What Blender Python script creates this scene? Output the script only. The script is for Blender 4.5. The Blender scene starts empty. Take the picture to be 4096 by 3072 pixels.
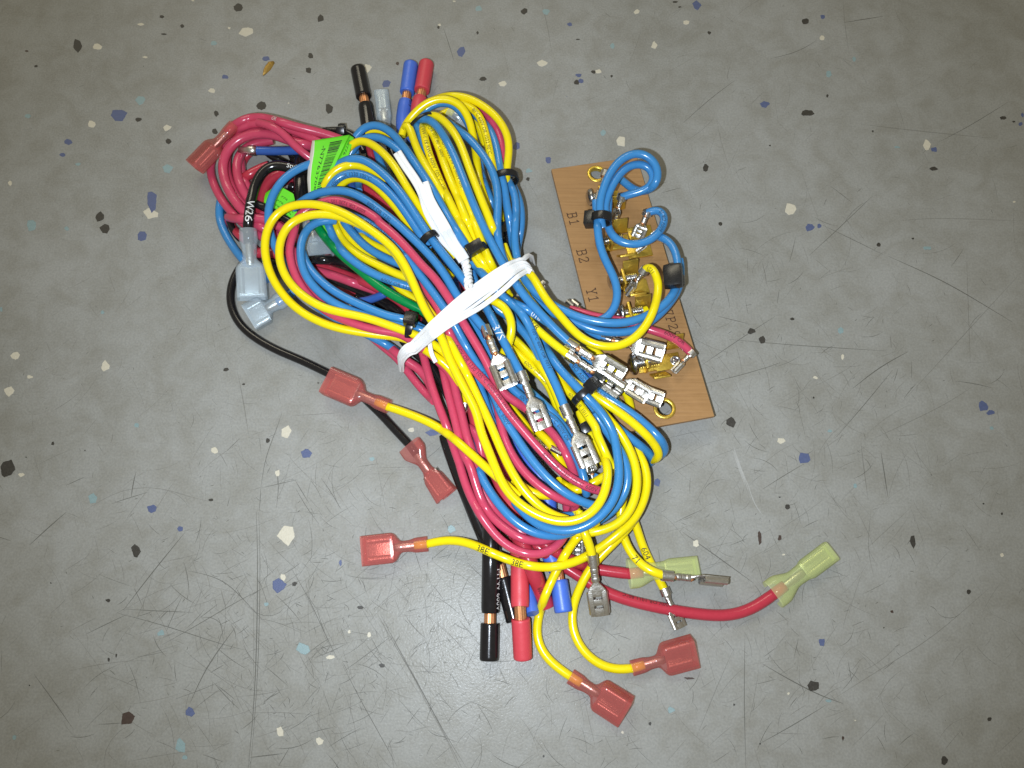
import bpy, bmesh, math, random
import numpy as np
from mathutils import Vector, Matrix

S = 0.001                      # everything below is worked out in millimetres
random.seed(7); rng = np.random.default_rng(7)
scene = bpy.context.scene
# ------------------------------------------------------------------ camera
FPX, TILT, CAMH = 3153.7, math.radians(17), 250.0
CAM = np.array([0.0, 0.0, CAMH])
cd = bpy.data.cameras.new('camera'); cam = bpy.data.objects.new('camera', cd)
scene.collection.objects.link(cam)
cam.location = (0, 0, CAMH*S); cam.rotation_euler = (TILT, 0, 0)
cd.sensor_width = 36; cd.lens = 36*FPX/4096; cd.clip_start = 0.01; cd.clip_end = 50
scene.camera = cam
# ------------------------------------------------------------------ ambient room light + phone flash
w = bpy.data.worlds.new('World'); scene.world = w; w.use_nodes = True
bg = w.node_tree.nodes['Background']
bg.inputs[0].default_value = (1.0, 0.92, 0.70, 1); bg.inputs[1].default_value = 0.23
ca = bpy.data.lights.new('ceiling_light', 'AREA'); co = bpy.data.objects.new('ceiling_light', ca); scene.collection.objects.link(co)
ca.shape = 'RECTANGLE'; ca.size = 1.2; ca.size_y = 0.5; ca.energy = 10.5; ca.color = (1.0, 0.93, 0.72)
co.location = (-0.46, 1.45, 1.75); co.rotation_euler = Vector((-0.46, 1.35, 1.75)).to_track_quat('Z', 'Y').to_euler()
fl = bpy.data.lights.new('phone_flash', 'SPOT'); fo = bpy.data.objects.new('phone_flash', fl)
scene.collection.objects.link(fo)
_fl = Matrix.Rotation(TILT, 4, 'X') @ Vector((-20, -7, 0))
fo.location = ((_fl.x)*S, (_fl.y)*S, (CAMH+_fl.z)*S)
fo.rotation_euler = (TILT+0.06, -0.08, 0); fl.spot_size = math.radians(98); fl.spot_blend = 1.0
fl.energy = 2.9; fl.shadow_soft_size = 0.0022; fl.color = (0.88, 0.98, 1.10)
vs = scene.view_settings
vs.view_transform = 'Standard'; vs.look = 'None'; vs.gamma = 1; vs.exposure = 0.12
scene.render.engine = 'CYCLES'
scene.cycles.max_bounces = 8; scene.cycles.transparent_max_bounces = 12
scene.cycles.caustics_reflective = False; scene.cycles.caustics_refractive = False

# ------------------------------------------------------------------ pixel views -> world
VIEW = dict(A=(750,200,2.212), B=(1250,350,2.212), C=(2050,550,2.212), D=(750,850,2.212), E=(1500,950,2.212),
            F=(2000,1100,2.212), G=(1600,1550,2.0109), H=(1400,2050,1.58), I=(2300,2050,2.0109), J=(1000,650,3.687),
            K=(2000,1700,3.687), L=(2300,1250,4.022), M=(1300,1450,3.687), N=(1150,500,5.531), O=(0,0,0.54),
            P=(1400,900,2.765), Q=(2250,780,4.424), R=(2450,1050,5.53))
for i_, x_ in enumerate((0,1366,2730)):
    for j_, y_ in enumerate((0,1024,2048)): VIEW['T%d%d' % (i_, j_)] = (x_, y_, 1.6193)
VIEW['T12'] = (1366,2448,1.6193)
def px(v, x, y):
    a = VIEW[v]; return (a[0]+x/a[2], a[1]+y/a[2])
def unproj(p, h):
    p = np.asarray(p, float); h = np.asarray(h, float)
    u = (p[...,0]-2048)/FPX; v = (1536-p[...,1])/FPX
    d = np.stack([u, v*math.cos(TILT)+math.sin(TILT), v*math.sin(TILT)-math.cos(TILT)], -1)
    return CAM + d*((h-CAMH)/d[...,2])[...,None]
def at(v, x, y, h): return unproj(np.array(px(v, x, y)), np.array(float(h)))
def parse(s):
    out = []; v = None
    for t in s.split():
        if t in VIEW: v = t; continue
        q = [float(k) for k in t.split(',')]
        a, b = px(v, q[0], q[1]); out.append((a, b, q[2] if len(q) > 2 else 0))
    return np.array(out)

# ------------------------------------------------------------------ materials
MATS = {}
def mat(name, col, rough=0.4, metal=0.0, var=0.08, vscale=900, bump=0.0, bscale=3000, spec=0.5, coat=0, alpha=None, tint=None, aniso=None):
    m = bpy.data.materials.new(name); m.use_nodes = True; nt = m.node_tree; n = nt.nodes; l = nt.links
    b = n['Principled BSDF']; out = n['Material Output']
    b.inputs['Roughness'].default_value = rough; b.inputs['Metallic'].default_value = metal
    b.inputs['Specular IOR Level'].default_value = spec; b.inputs['Coat Weight'].default_value = coat; b.inputs['Coat Roughness'].default_value = 0.12
    tc = n.new('ShaderNodeTexCoord'); no = n.new('ShaderNodeTexNoise'); no.inputs['Scale'].default_value = vscale; no.inputs['Detail'].default_value = 4
    l.new(tc.outputs['Object'], no.inputs['Vector'])
    mx = n.new('ShaderNodeMix'); mx.data_type = 'RGBA'
    c = np.array(col)
    mx.inputs[6].default_value = (*np.clip(c*(1-var), 0, 1), 1); mx.inputs[7].default_value = (*np.clip(c*(1+var)+var*0.02, 0, 1), 1)
    l.new(no.outputs['Fac'], mx.inputs[0]); l.new(mx.outputs[2], b.inputs['Base Color'])
    mr = n.new('ShaderNodeMapRange'); mr.inputs[3].default_value = max(0.03, rough*0.75); mr.inputs[4].default_value = min(1, rough*1.25)
    l.new(no.outputs['Fac'], mr.inputs[0]); l.new(mr.outputs[0], b.inputs['Roughness'])
    if bump:
        n2 = n.new('ShaderNodeTexNoise'); n2.inputs['Scale'].default_value = bscale; n2.inputs['Detail'].default_value = 3
        l.new(tc.outputs['Object'], n2.inputs['Vector'])
        bp = n.new('ShaderNodeBump'); bp.inputs['Strength'].default_value = bump; bp.inputs['Distance'].default_value = 0.0002
        l.new(n2.outputs['Fac'], bp.inputs['Height']); l.new(bp.outputs[0], b.inputs['Normal'])
    if alpha is not None:
        tr = n.new('ShaderNodeBsdfTransparent'); tr.inputs[0].default_value = (*(tint or (1,1,1)), 1)
        ms = n.new('ShaderNodeMixShader'); ms.inputs[0].default_value = alpha
        l.new(tr.outputs[0], ms.inputs[1]); l.new(b.outputs[0], ms.inputs[2]); l.new(ms.outputs[0], out.inputs[0])
    MATS[name] = m; return m
mat('yellow_pvc', (0.82,0.66,0.004), 0.21, var=0.05, bump=0.06)
mat('blue_pvc', (0.042,0.215,0.485), 0.21, var=0.08, bump=0.06)
mat('rose_pvc', (0.54,0.058,0.115), 0.22, var=0.08, bump=0.06)
mat('red_pvc', (0.44,0.032,0.055), 0.22, var=0.08, bump=0.06)
mat('cable_red', (0.60,0.055,0.075), 0.42, var=0.05, bump=0.15)
mat('cable_blue', (0.06,0.15,0.60), 0.38, var=0.05, bump=0.15)
mat('navy_pvc', (0.03,0.10,0.36), 0.2, var=0.08)
mat('green_pvc', (0.0,0.21,0.05), 0.2, var=0.08)
mat('black_pvc', (0.008,0.007,0.008), 0.17, var=0.2, bump=0.06)
mat('black_nylon', (0.009,0.009,0.010), 0.27, var=0.2)
mat('white_tie', (0.82,0.82,0.82), 0.38, var=0.04, bump=0.1)
mat('tin', (0.64,0.62,0.58), 0.34, 1.0, var=0.12, vscale=1400, bump=0.35, bscale=2500)
mat('brass', (0.82,0.58,0.10), 0.36, 0.92, var=0.15, vscale=1200, bump=0.3)
mat('steel', (0.50,0.50,0.51), 0.25, 1.0, var=0.2, bump=0.2)
mat('copper', (0.74,0.34,0.15), 0.45, 0.8, var=0.25, vscale=2500)
mat('pink_sleeve', (0.60,0.18,0.17), 0.13, var=0.06, alpha=0.33, tint=(0.98,0.70,0.66), bump=0.08, coat=0.5)
mat('lime_sleeve', (0.70,0.77,0.40), 0.14, var=0.06, alpha=0.30, tint=(0.96,0.98,0.78), bump=0.08, coat=0.5)
mat('clear_sleeve', (0.68,0.75,0.80), 0.14, var=0.06, alpha=0.30, tint=(0.90,0.95,0.98), bump=0.08, coat=0.5)
mat('ink_black', (0.012,0.012,0.014), 0.5)
mat('ink_fine', (0.02,0.02,0.024), 0.5, alpha=0.72)
mat('ink_white', (0.75,0.75,0.73), 0.5)
mat('ink_brown', (0.045,0.017,0.008), 0.6)
mat('lime_paper', (0.13,0.70,0.015), 0.5, var=0.10, vscale=2500)
mat('paper_edge', (0.72,0.68,0.60), 0.6, var=0.06)
mat('chip_black', (0.032,0.028,0.022), 0.55, var=0.35, bump=0.5, bscale=1500)
mat('chip_white', (0.55,0.51,0.41), 0.5, var=0.12, bump=0.6, bscale=1500)
mat('chip_blue', (0.078,0.10,0.205), 0.5, var=0.15, bump=0.4)
mat('chip_aqua', (0.22,0.31,0.32), 0.45, var=0.15, bump=0.4)
mat('chip_brown', (0.05,0.03,0.022), 0.5, var=0.25)
mat('chip_gold', (0.42,0.25,0.05), 0.4, 0.5, var=0.4, vscale=2500, bump=0.8)
mat('scratch_dark', (0.12,0.116,0.10), 0.6, alpha=0.70)
mat('scratch_faint', (0.17,0.16,0.14), 0.6, alpha=0.30)
mat('scratch_and_glint', (0.55,0.55,0.53), 0.5, alpha=0.5)
# cardboard-brown phenolic board
def board_mat():
    m = mat('phenolic', (0.36,0.195,0.075), 0.5, var=0.07, vscale=500)
    n = m.node_tree.nodes; l = m.node_tree.links; b = n['Principled BSDF']
    tc = n.new('ShaderNodeTexCoord'); mp = n.new('ShaderNodeMapping'); mp.inputs['Scale'].default_value = (60, 1500, 300); mp.inputs['Rotation'].default_value = (0,0,-0.19)
    no = n.new('ShaderNodeTexNoise'); no.inputs['Scale'].default_value = 1.0; no.inputs['Detail'].default_value = 4
    l.new(tc.outputs['Object'], mp.inputs[0]); l.new(mp.outputs[0], no.inputs['Vector'])
    bp = n.new('ShaderNodeBump'); bp.inputs['Strength'].default_value = 0.45; bp.inputs['Distance'].default_value = 0.0003
    l.new(no.outputs['Fac'], bp.inputs['Height']); l.new(bp.outputs[0], b.inputs['Normal'])
    mx = [k for k in n if k.bl_idname == 'ShaderNodeMix'][0]
    mu = n.new('ShaderNodeMix'); mu.data_type = 'RGBA'; mu.blend_type = 'MULTIPLY'; mu.inputs[0].default_value = 0.55
    cr = n.new('ShaderNodeValToRGB'); cr.color_ramp.elements[0].position = 0.3; cr.color_ramp.elements[0].color = (0.72,0.68,0.62,1); cr.color_ramp.elements[1].position = 0.65
    l.new(no.outputs['Fac'], cr.inputs[0]); l.new(mx.outputs[2], mu.inputs[6]); l.new(cr.outputs[0], mu.inputs[7]); l.new(mu.outputs[2], b.inputs['Base Color'])
board_mat()
def floor_mat():
    m = bpy.data.materials.new('painted_floor'); m.use_nodes = True; nt = m.node_tree; n = nt.nodes; l = nt.links
    b = n['Principled BSDF']; tc = n.new('ShaderNodeTexCoord')
    def noise(scale, det=5, rough=0.55, dist=0.0):
        k = n.new('ShaderNodeTexNoise'); k.inputs['Scale'].default_value = scale; k.inputs['Detail'].default_value = det
        k.inputs['Roughness'].default_value = rough; k.inputs['Distortion'].default_value = dist
        l.new(tc.outputs['Object'], k.inputs['Vector']); return k
    big, mid, fine = noise(14, 4), noise(90, 6, 0.65, 0.4), noise(1500, 3)
    r1 = n.new('ShaderNodeValToRGB'); e = r1.color_ramp.elements
    e[0].position = 0.32; e[0].color = (0.270,0.270,0.256,1); e[1].position = 0.68; e[1].color = (0.312,0.314,0.306,1)
    l.new(big.outputs['Fac'], r1.inputs[0])
    r2 = n.new('ShaderNodeValToRGB'); e = r2.color_ramp.elements
    e[0].position = 0.36; e[0].color = (0.85,0.82,0.76,1); e[1].position = 0.60; e[1].color = (1.03,1.02,1.0,1)
    l.new(mid.outputs['Fac'], r2.inputs[0])
    mu = n.new('ShaderNodeMix'); mu.data_type = 'RGBA'; mu.blend_type = 'MULTIPLY'; mu.inputs[0].default_value = 0.8
    l.new(r1.outputs[0], mu.inputs[6]); l.new(r2.outputs[0], mu.inputs[7])
    r3 = n.new('ShaderNodeValToRGB'); e = r3.color_ramp.elements
    e[0].position = 0.35; e[0].color = (0.86,0.86,0.85,1); e[1].position = 0.65; e[1].color = (1.08,1.08,1.06,1)
    l.new(fine.outputs['Fac'], r3.inputs[0])
    mu2 = n.new('ShaderNodeMix'); mu2.data_type = 'RGBA'; mu2.blend_type = 'MULTIPLY'; mu2.inputs[0].default_value = 0.7
    l.new(mu.outputs[2], mu2.inputs[6]); l.new(r3.outputs[0], mu2.inputs[7]); l.new(mu2.outputs[2], b.inputs['Base Color'])
    # worn, pitted gloss: small pits and dimples
    vo = n.new('ShaderNodeTexVoronoi'); vo.inputs['Scale'].default_value = 620; l.new(tc.outputs['Object'], vo.inputs['Vector'])
    pm = n.new('ShaderNodeMapRange'); pm.inputs[1].default_value = 0.05; pm.inputs[2].default_value = 0.22; l.new(vo.outputs['Distance'], pm.inputs[0])
    bp = n.new('ShaderNodeBump'); bp.inputs['Strength'].default_value = 0.25; bp.inputs['Distance'].default_value = 0.0001
    l.new(pm.outputs[0], bp.inputs['Height'])
    bp2 = n.new('ShaderNodeBump'); bp2.inputs['Strength'].default_value = 0.30; bp2.inputs['Distance'].default_value = 0.0002
    l.new(fine.outputs['Fac'], bp2.inputs['Height']); l.new(bp.outputs[0], bp2.inputs['Normal'])
    mm = noise(260, 4)
    bp3 = n.new('ShaderNodeBump'); bp3.inputs['Strength'].default_value = 0.10; bp3.inputs['Distance'].default_value = 0.0006
    l.new(mm.outputs['Fac'], bp3.inputs['Height']); l.new(bp2.outputs[0], bp3.inputs['Normal'])
    l.new(bp3.outputs[0], b.inputs['Normal'])
    rg = n.new('ShaderNodeMapRange'); rg.inputs[3].default_value = 0.28; rg.inputs[4].default_value = 0.42
    l.new(mid.outputs['Fac'], rg.inputs[0]); l.new(rg.outputs[0], b.inputs['Roughness'])
    b.inputs['Specular IOR Level'].default_value = 0.10
    b.inputs['Coat Weight'].default_value = 0.035; b.inputs['Coat Roughness'].default_value = 0.14; l.new(bp2.outputs[0], b.inputs['Coat Normal'])
    MATS['painted_floor'] = m
floor_mat()

# ------------------------------------------------------------------ mesh and object helpers (millimetres in, metres out)
COL = scene.collection
def mesh(name, V, F, m, smooth=True, autos=None):
    me = bpy.data.meshes.new(name); me.from_pydata([tuple(v) for v in np.asarray(V, float)*S], [], F)
    me.materials.append(MATS[m])
    if smooth: me.polygons.foreach_set('use_smooth', [True]*len(me.polygons))
    me.update()
    if autos:
        try: me.set_sharp_from_angle(angle=math.radians(autos))
        except Exception: pass
    return me
def tag(o, label=None, cat=None, group=None, kind=None):
    if label: o['label'] = label
    if cat: o['category'] = cat
    if group: o['group'] = group
    if kind: o['kind'] = kind
    return o
def link(name, data, loc, parent=None):
    o = bpy.data.objects.new(name, data); COL.objects.link(o)
    if parent is not None: o.parent = parent
    o.location = loc; return o
class Thing:
    """an Empty at the thing's base; parts are meshes given in world millimetres"""
    def __init__(s, name, base, label, cat, group=None):
        s.base = np.array(base, float); s.o = link(name, None, s.base*S); s.o.empty_display_size = 0.005
        tag(s.o, label, cat, group)
    def part(s, name, V, F, m, parent=None, smooth=True, autos=None, kind=None):
        o = link(name, mesh(name, np.asarray(V)-s.base, F, m, smooth, autos), (0,0,0), parent or s.o)
        if kind: o['kind'] = kind
        return o
def single(name, V, F, m, label, cat, group=None, smooth=True, autos=None):
    V = np.asarray(V); base = np.array([V[:,0].mean(), V[:,1].mean(), V[:,2].min()])
    return tag(link(name, mesh(name, V-base, F, m, smooth, autos), base*S), label, cat, group)
def join(*parts):
    V = []; F = []; n = 0
    for v, f in parts:
        V.append(np.asarray(v)); F += [tuple(i+n for i in q) for q in f]; n += len(v)
    return np.concatenate(V), F
def norm(a): return a/np.maximum(np.linalg.norm(a, axis=-1, keepdims=True), 1e-9)
def frames(P, ref=None):
    P = np.asarray(P, float); T = norm(np.gradient(P, axis=0))
    U = (CAM-P) if ref is None else np.broadcast_to(np.asarray(ref, float), P.shape)
    U = norm(U-(U*T).sum(-1, keepdims=True)*T); return T, U, np.cross(T, U)
def sweep(P, a, b=None, n=14, e=2.0, ref=None, caps=True, bumps=0, depth=0, closed=False):
    """tube along P; a = half width (sideways), b = half height (towards the camera / ref)"""
    P = np.asarray(P, float); T, U, W = frames(P, ref)
    if closed:
        T = norm(np.roll(P,-1,0)-np.roll(P,1,0)); U = CAM-P if ref is None else np.broadcast_to(np.asarray(ref, float), P.shape)
        U = norm(U-(U*T).sum(-1, keepdims=True)*T); W = np.cross(T, U)
    a = np.broadcast_to(np.asarray(a, float), len(P)); b = a if b is None else np.broadcast_to(np.asarray(b, float), len(P))
    e = np.broadcast_to(np.asarray(e, float), len(P))
    th = np.linspace(0, 2*math.pi, n, endpoint=False); c, s = np.cos(th), np.sin(th)
    k = 1+depth*np.cos(bumps*th) if bumps else np.ones(n)
    cx = np.sign(c)[None]*np.abs(c)[None]**(2/e[:,None])*k; sx = np.sign(s)[None]*np.abs(s)[None]**(2/e[:,None])*k
    V = P[:,None]+(a[:,None]*cx)[...,None]*W[:,None]+(b[:,None]*sx)[...,None]*U[:,None]
    V = V.reshape(-1,3); F = []; m = len(P)
    for i in range(m if closed else m-1):
        q, r = i*n, ((i+1) % m)*n
        for j in range(n): F.append((q+j, q+(j+1) % n, r+(j+1) % n, r+j))
    if caps and not closed: F.append(tuple(range(n-1,-1,-1))); F.append(tuple(range((m-1)*n, m*n)))
    return V, F
def bbox(c, X, Y, Z, hx, hy, hz, bev=0.15):
    bm = bmesh.new(); bmesh.ops.create_cube(bm, size=2)
    for v in bm.verts: v.co = (v.co.x*hx, v.co.y*hy, v.co.z*hz)
    if bev: bmesh.ops.bevel(bm, geom=bm.edges[:], offset=bev, segments=2, affect='EDGES', profile=0.6)
    R = np.stack([X, Y, Z], 0); V = np.array([v.co[:] for v in bm.verts])@R+np.asarray(c); bm.verts.index_update()
    F = [tuple(v.index for v in f.verts) for f in bm.faces]; bm.free(); return V, F
def basis(d, up):
    d = norm(np.asarray(d, float)); up = np.asarray(up, float); u = norm(up-np.dot(up, d)*d); return d, np.cross(u, d), u
def spline(Q, step=1.3, smooth=2):
    """centripetal Catmull-Rom through traced (px, py, h), resampled evenly in the world"""
    Q = np.asarray(Q, float)
    if len(Q) == 2: Q = np.stack([Q[0], Q[0]*.67+Q[1]*.33, Q[0]*.33+Q[1]*.67, Q[1]])
    E = np.concatenate([[2*Q[0]-Q[1]], Q, [2*Q[-1]-Q[-2]]]); out = []
    for i in range(1, len(E)-2):
        p0, p1, p2, p3 = E[i-1:i+3]; t = [0]
        for a, b in ((p0,p1),(p1,p2),(p2,p3)): t.append(t[-1]+max(np.linalg.norm(b-a), 1e-6)**0.5)
        for s_ in np.linspace(t[1], t[2], 14, endpoint=False):
            A1 = (t[1]-s_)/(t[1]-t[0])*p0+(s_-t[0])/(t[1]-t[0])*p1; A2 = (t[2]-s_)/(t[2]-t[1])*p1+(s_-t[1])/(t[2]-t[1])*p2; A3 = (t[3]-s_)/(t[3]-t[2])*p2+(s_-t[2])/(t[3]-t[2])*p3
            B1 = (t[2]-s_)/(t[2]-t[0])*A1+(s_-t[0])/(t[2]-t[0])*A2; B2 = (t[3]-s_)/(t[3]-t[1])*A2+(s_-t[1])/(t[3]-t[1])*A3
            out.append((t[2]-s_)/(t[2]-t[1])*B1+(s_-t[1])/(t[2]-t[1])*B2)
    out.append(Q[-1]); out = np.array(out)
    W = unproj(out[:,:2], out[:,2]); d = np.r_[0, np.cumsum(np.linalg.norm(np.diff(W, axis=0), axis=1))]
    m = max(4, int(d[-1]/step)+1); g = np.linspace(0, d[-1], m)
    R = np.stack([np.interp(g, d, out[:,k]) for k in range(3)], 1)
    for _ in range(smooth*4):
        R[1:-1] = R[1:-1]*0.5+(R[:-2]+R[2:])*0.25
    return R
_tc = {}
def glyphs(text, size):
    if text not in _tc:
        cu = bpy.data.curves.new('t', 'FONT'); cu.body = text; cu.size = 1; cu.resolution_u = 2
        o = bpy.data.objects.new('t', cu); COL.objects.link(o); bpy.context.view_layer.update()
        me = o.to_mesh(); V = np.array([v.co[:2] for v in me.vertices]).reshape(-1,2); F = [tuple(p.vertices) for p in me.polygons]
        bm = bmesh.new(); bm.from_mesh(me)
        for yy in np.arange(-0.2, 0.95, 0.11): bmesh.ops.bisect_plane(bm, geom=bm.verts[:]+bm.edges[:]+bm.faces[:], plane_co=(0, yy, 0), plane_no=(0, 1, 0))
        bm.verts.index_update(); V = np.array([v.co[:2] for v in bm.verts]).reshape(-1,2); F = [tuple(v.index for v in f.verts) for f in bm.faces]; bm.free()
        o.to_mesh_clear(); bpy.data.objects.remove(o); bpy.data.curves.remove(cu); _tc[text] = (V, F)
    V, F = _tc[text]; return V*size, F

# ------------------------------------------------------------------ floor
def build_floor():
    V = np.array([(-900,-700,0),(900,-700,0),(900,1300,0),(-900,1300,0)], float)
    fl = tag(link('floor', mesh('floor', V, [(0,1,2,3)], 'painted_floor', False), (0,0,0)), 'grey painted floor with scattered paint chips and scratches', 'floor', kind='structure')
    del fl['category']
    chips = dict(
     T00="k1540,48,60,55 w1600,205,105,70 k2075,118,45,50 k503,293,70,85 w632,302,62,45 w913,157,45,20 k1050,107,32,22 k1180,168,25,22 b1720,380,55,38 b1457,497,48,30 w1373,587,52,32 k2012,360,35,42 k1999,455,40,48 a908,652,65,55 b765,745,115,72 k898,774,45,28 w592,803,52,58 w1080,828,62,42 k1690,685,65,60 k1402,735,35,45 k1392,852,38,40 k2130,705,55,72 k1093,915,45,38 b443,918,55,50 b404,1003,38,30 a1086,1095,68,58 w63,1187,28,35 w975,1388,105,75 b980,1305,70,150 k644,1402,58,72 k680,1482,68,58 a203,1460,70,75 b918,1528,62,62 a180,750,45,30 a1383,278,45,38 k233,428,25,18 a505,1062,35,22 a430,1480,30,30 w940,370,42,14 w1484,181,22,18 w1250,3,22,10 k1062,220,44,12 n172,330,30,16 w1868,667,13,10",
     T10="w730,8,22,14 a888,55,45,40 k1185,72,50,52 a1322,75,60,42 w1913,75,45,35 b1478,157,36,28 w634,162,24,20 k628,175,20,28 k881,212,15,24 b773,330,55,70 w172,440,48,62 b290,540,70,55 k918,512,50,30 w1046,545,65,40 w1300,408,72,45 b1552,525,38,30 k1523,533,38,36 b1532,487,45,28 w2026,292,42,55 a1755,295,36,40 k1750,492,22,18 w1665,462,40,34 k1632,465,36,26 a1694,860,46,42 w1808,915,72,75 b1135,947,52,52 b1340,1035,40,48 a1213,1105,45,32 k1207,1160,28,34 k1530,255,34,10 k2160,12,40,14 n362,410,22,28 k2190,45,22,12",
     T20="b92,33,58,58 w24,145,42,34 k174,211,32,22 k797,140,50,40 b908,107,32,28 w905,247,40,36 a948,478,50,58 a1113,383,30,34 b532,674,68,44 k810,731,85,44 k939,622,16,24 b1628,969,44,40 w1583,935,50,68 k1627,1092,58,34 k2078,762,54,24 b2190,802,32,28 b2203,745,20,30 k2145,787,24,18 k152,1090,36,58 w700,1353,72,82 b825,1470,72,56 b888,1464,30,34 k247,1450,30,28 k1272,1586,28,30 a1582,1606,66,26 k1233,850,14,14 k1493,1545,16,16 a1390,953,40,14 w2148,1307,20,14 k567,942,14,12",
     T01="w98,648,66,56 w194,783,48,30 w58,876,74,68 w684,712,66,76 a884,1097,34,38 a662,364,26,24 k55,1378,106,110 w138,1417,42,30 k1463,735,38,26 w1390,1261,54,46 w1855,1137,84,82 k1735,1196,26,36 b1983,1277,74,74 w1796,1406,36,46 a598,1573,72,80 b985,1635,70,60 k1577,830,24,16 k342,1215,22,28 k1365,1580,30,20 a8,347,18,34 k550,1260,12,12 k168,1303,12,8 k2062,822,18,12",
     T21="k448,486,56,46 k516,543,40,54 k711,408,32,22 w1038,655,22,40 w862,787,34,24 a1026,482,46,46 k314,1075,66,70 w638,1196,64,42 b792,1310,84,80 b1948,972,66,70 b1996,1014,52,34 k682,1622,34,40 a955,1133,34,26 a1120,1488,26,34 a2002,1115,30,24 k630,1562,18,10 k850,917,16,14 k1950,1605,14,12",
     T02="b1168,110,38,34 k880,252,60,110 w1860,150,118,130 b1808,472,92,100 w1832,420,40,56 k1908,465,34,32 k699,573,40,26 a1965,888,110,86 w2140,941,58,28 n826,1338,100,104 b1230,1300,64,70 a1168,1515,90,100 a1042,785,50,46 w1813,1425,50,76 w2068,1486,52,60 k703,955,16,34 k752,930,14,30 a1724,598,34,30 a93,1462,28,34 a1195,1590,36,34 b2205,330,20,50 k328,460,12,12 k190,1123,12,10",
     T22="w88,203,50,44 n500,165,30,100 n628,168,26,46 k1493,190,58,88 k1854,516,30,36 k845,1127,80,74 b903,845,52,56 k1696,1610,52,64 n45,1077,72,18 k1990,1343,30,30 n1040,1465,18,30 w2070,280,26,32 a948,1225,42,26 k335,1248,14,20 w686,1175,18,18 w655,275,24,14 k1305,750,12,12 k503,1501,14,14 w1119,1350,12,12 n1358,645,24,24 k2070,12,16,20",
     T12="w180,148,26,38 k262,345,50,30 a2135,635,48,44 k1998,725,20,26 w1820,778,20,26 w50,128,26,28 k1310,935,14,20",
     M="w1270,990,100,70 b1580,1035,180,100 a690,1425,90,70", G="a415,1140,75,70 b2068,765,60,72", H="k65,600,40,24", B="b2250,80,10,8")
    keys = dict(k='chip_black', w='chip_white', b='chip_blue', a='chip_aqua', n='chip_brown', g='chip_gold')
    rr = random.Random(11)
    z = 0
    for v, s in chips.items():
        for t in s.split():
            c = t[0]; x, y, ww, hh = [float(q) for q in t[1:].split(',')]
            k = rr.choice((5,6,6,7,8)) if max(ww, hh) > 24 else 5
            a0 = rr.random()*6.28; pts = []
            for i in range(k):
                a = a0+6.283*(i+rr.uniform(-.3,.3))/k; r = rr.uniform(0.72, 1.12)
                pts.append((x+0.50*ww*r*math.cos(a), y+0.50*hh*r*math.sin(a)))
            # subdivide the outline with small jitter so that the edge is chipped
            Q = []
            for i in range(k):
                p, q = np.array(pts[i]), np.array(pts[(i+1) % k]); L = np.linalg.norm(q-p); nn = max(1, int(L/9))
                for j in range(nn):
                    d = (q-p)/max(L, 1e-6); off = rr.uniform(-.07,.07)*min(L, 24) if j else 0
                    Q.append(p+(q-p)*j/nn+np.array([-d[1], d[0]])*off)
            zt = 0.05+0.012*(z % 3); z += 1
            top = np.array([at(v, q[0], q[1], zt) for q in Q]); cen = top.mean(0); bot = cen+(top-cen)*1.06; bot[:,2] = -0.02
            n = len(Q); V = np.concatenate([top, bot]); F = [tuple(range(n-1,-1,-1))]+[(i, (i+1) % n, n+(i+1) % n, n+i) for i in range(n)]
            base = np.array([cen[0], cen[1], 0]); link('paint_chip', mesh('paint_chip', V-base, F, keys[c], False), base*S, fl)
    # scratches: thin flat ribbons lying on the paint
    def ribbon(P, wd):
        P = np.asarray(P, float); T = norm(np.gradient(P, axis=0)); N = np.stack([-T[:,1], T[:,0], 0*T[:,0]], 1)
        tw = wd*np.sin(np.linspace(0.25, math.pi-0.25, len(P)))[:,None]
        V = np.concatenate([P-N*tw, P+N*tw]); n = len(P)
        return V, [(i, i+1, n+i+1, n+i) for i in range(n-1)]
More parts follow.
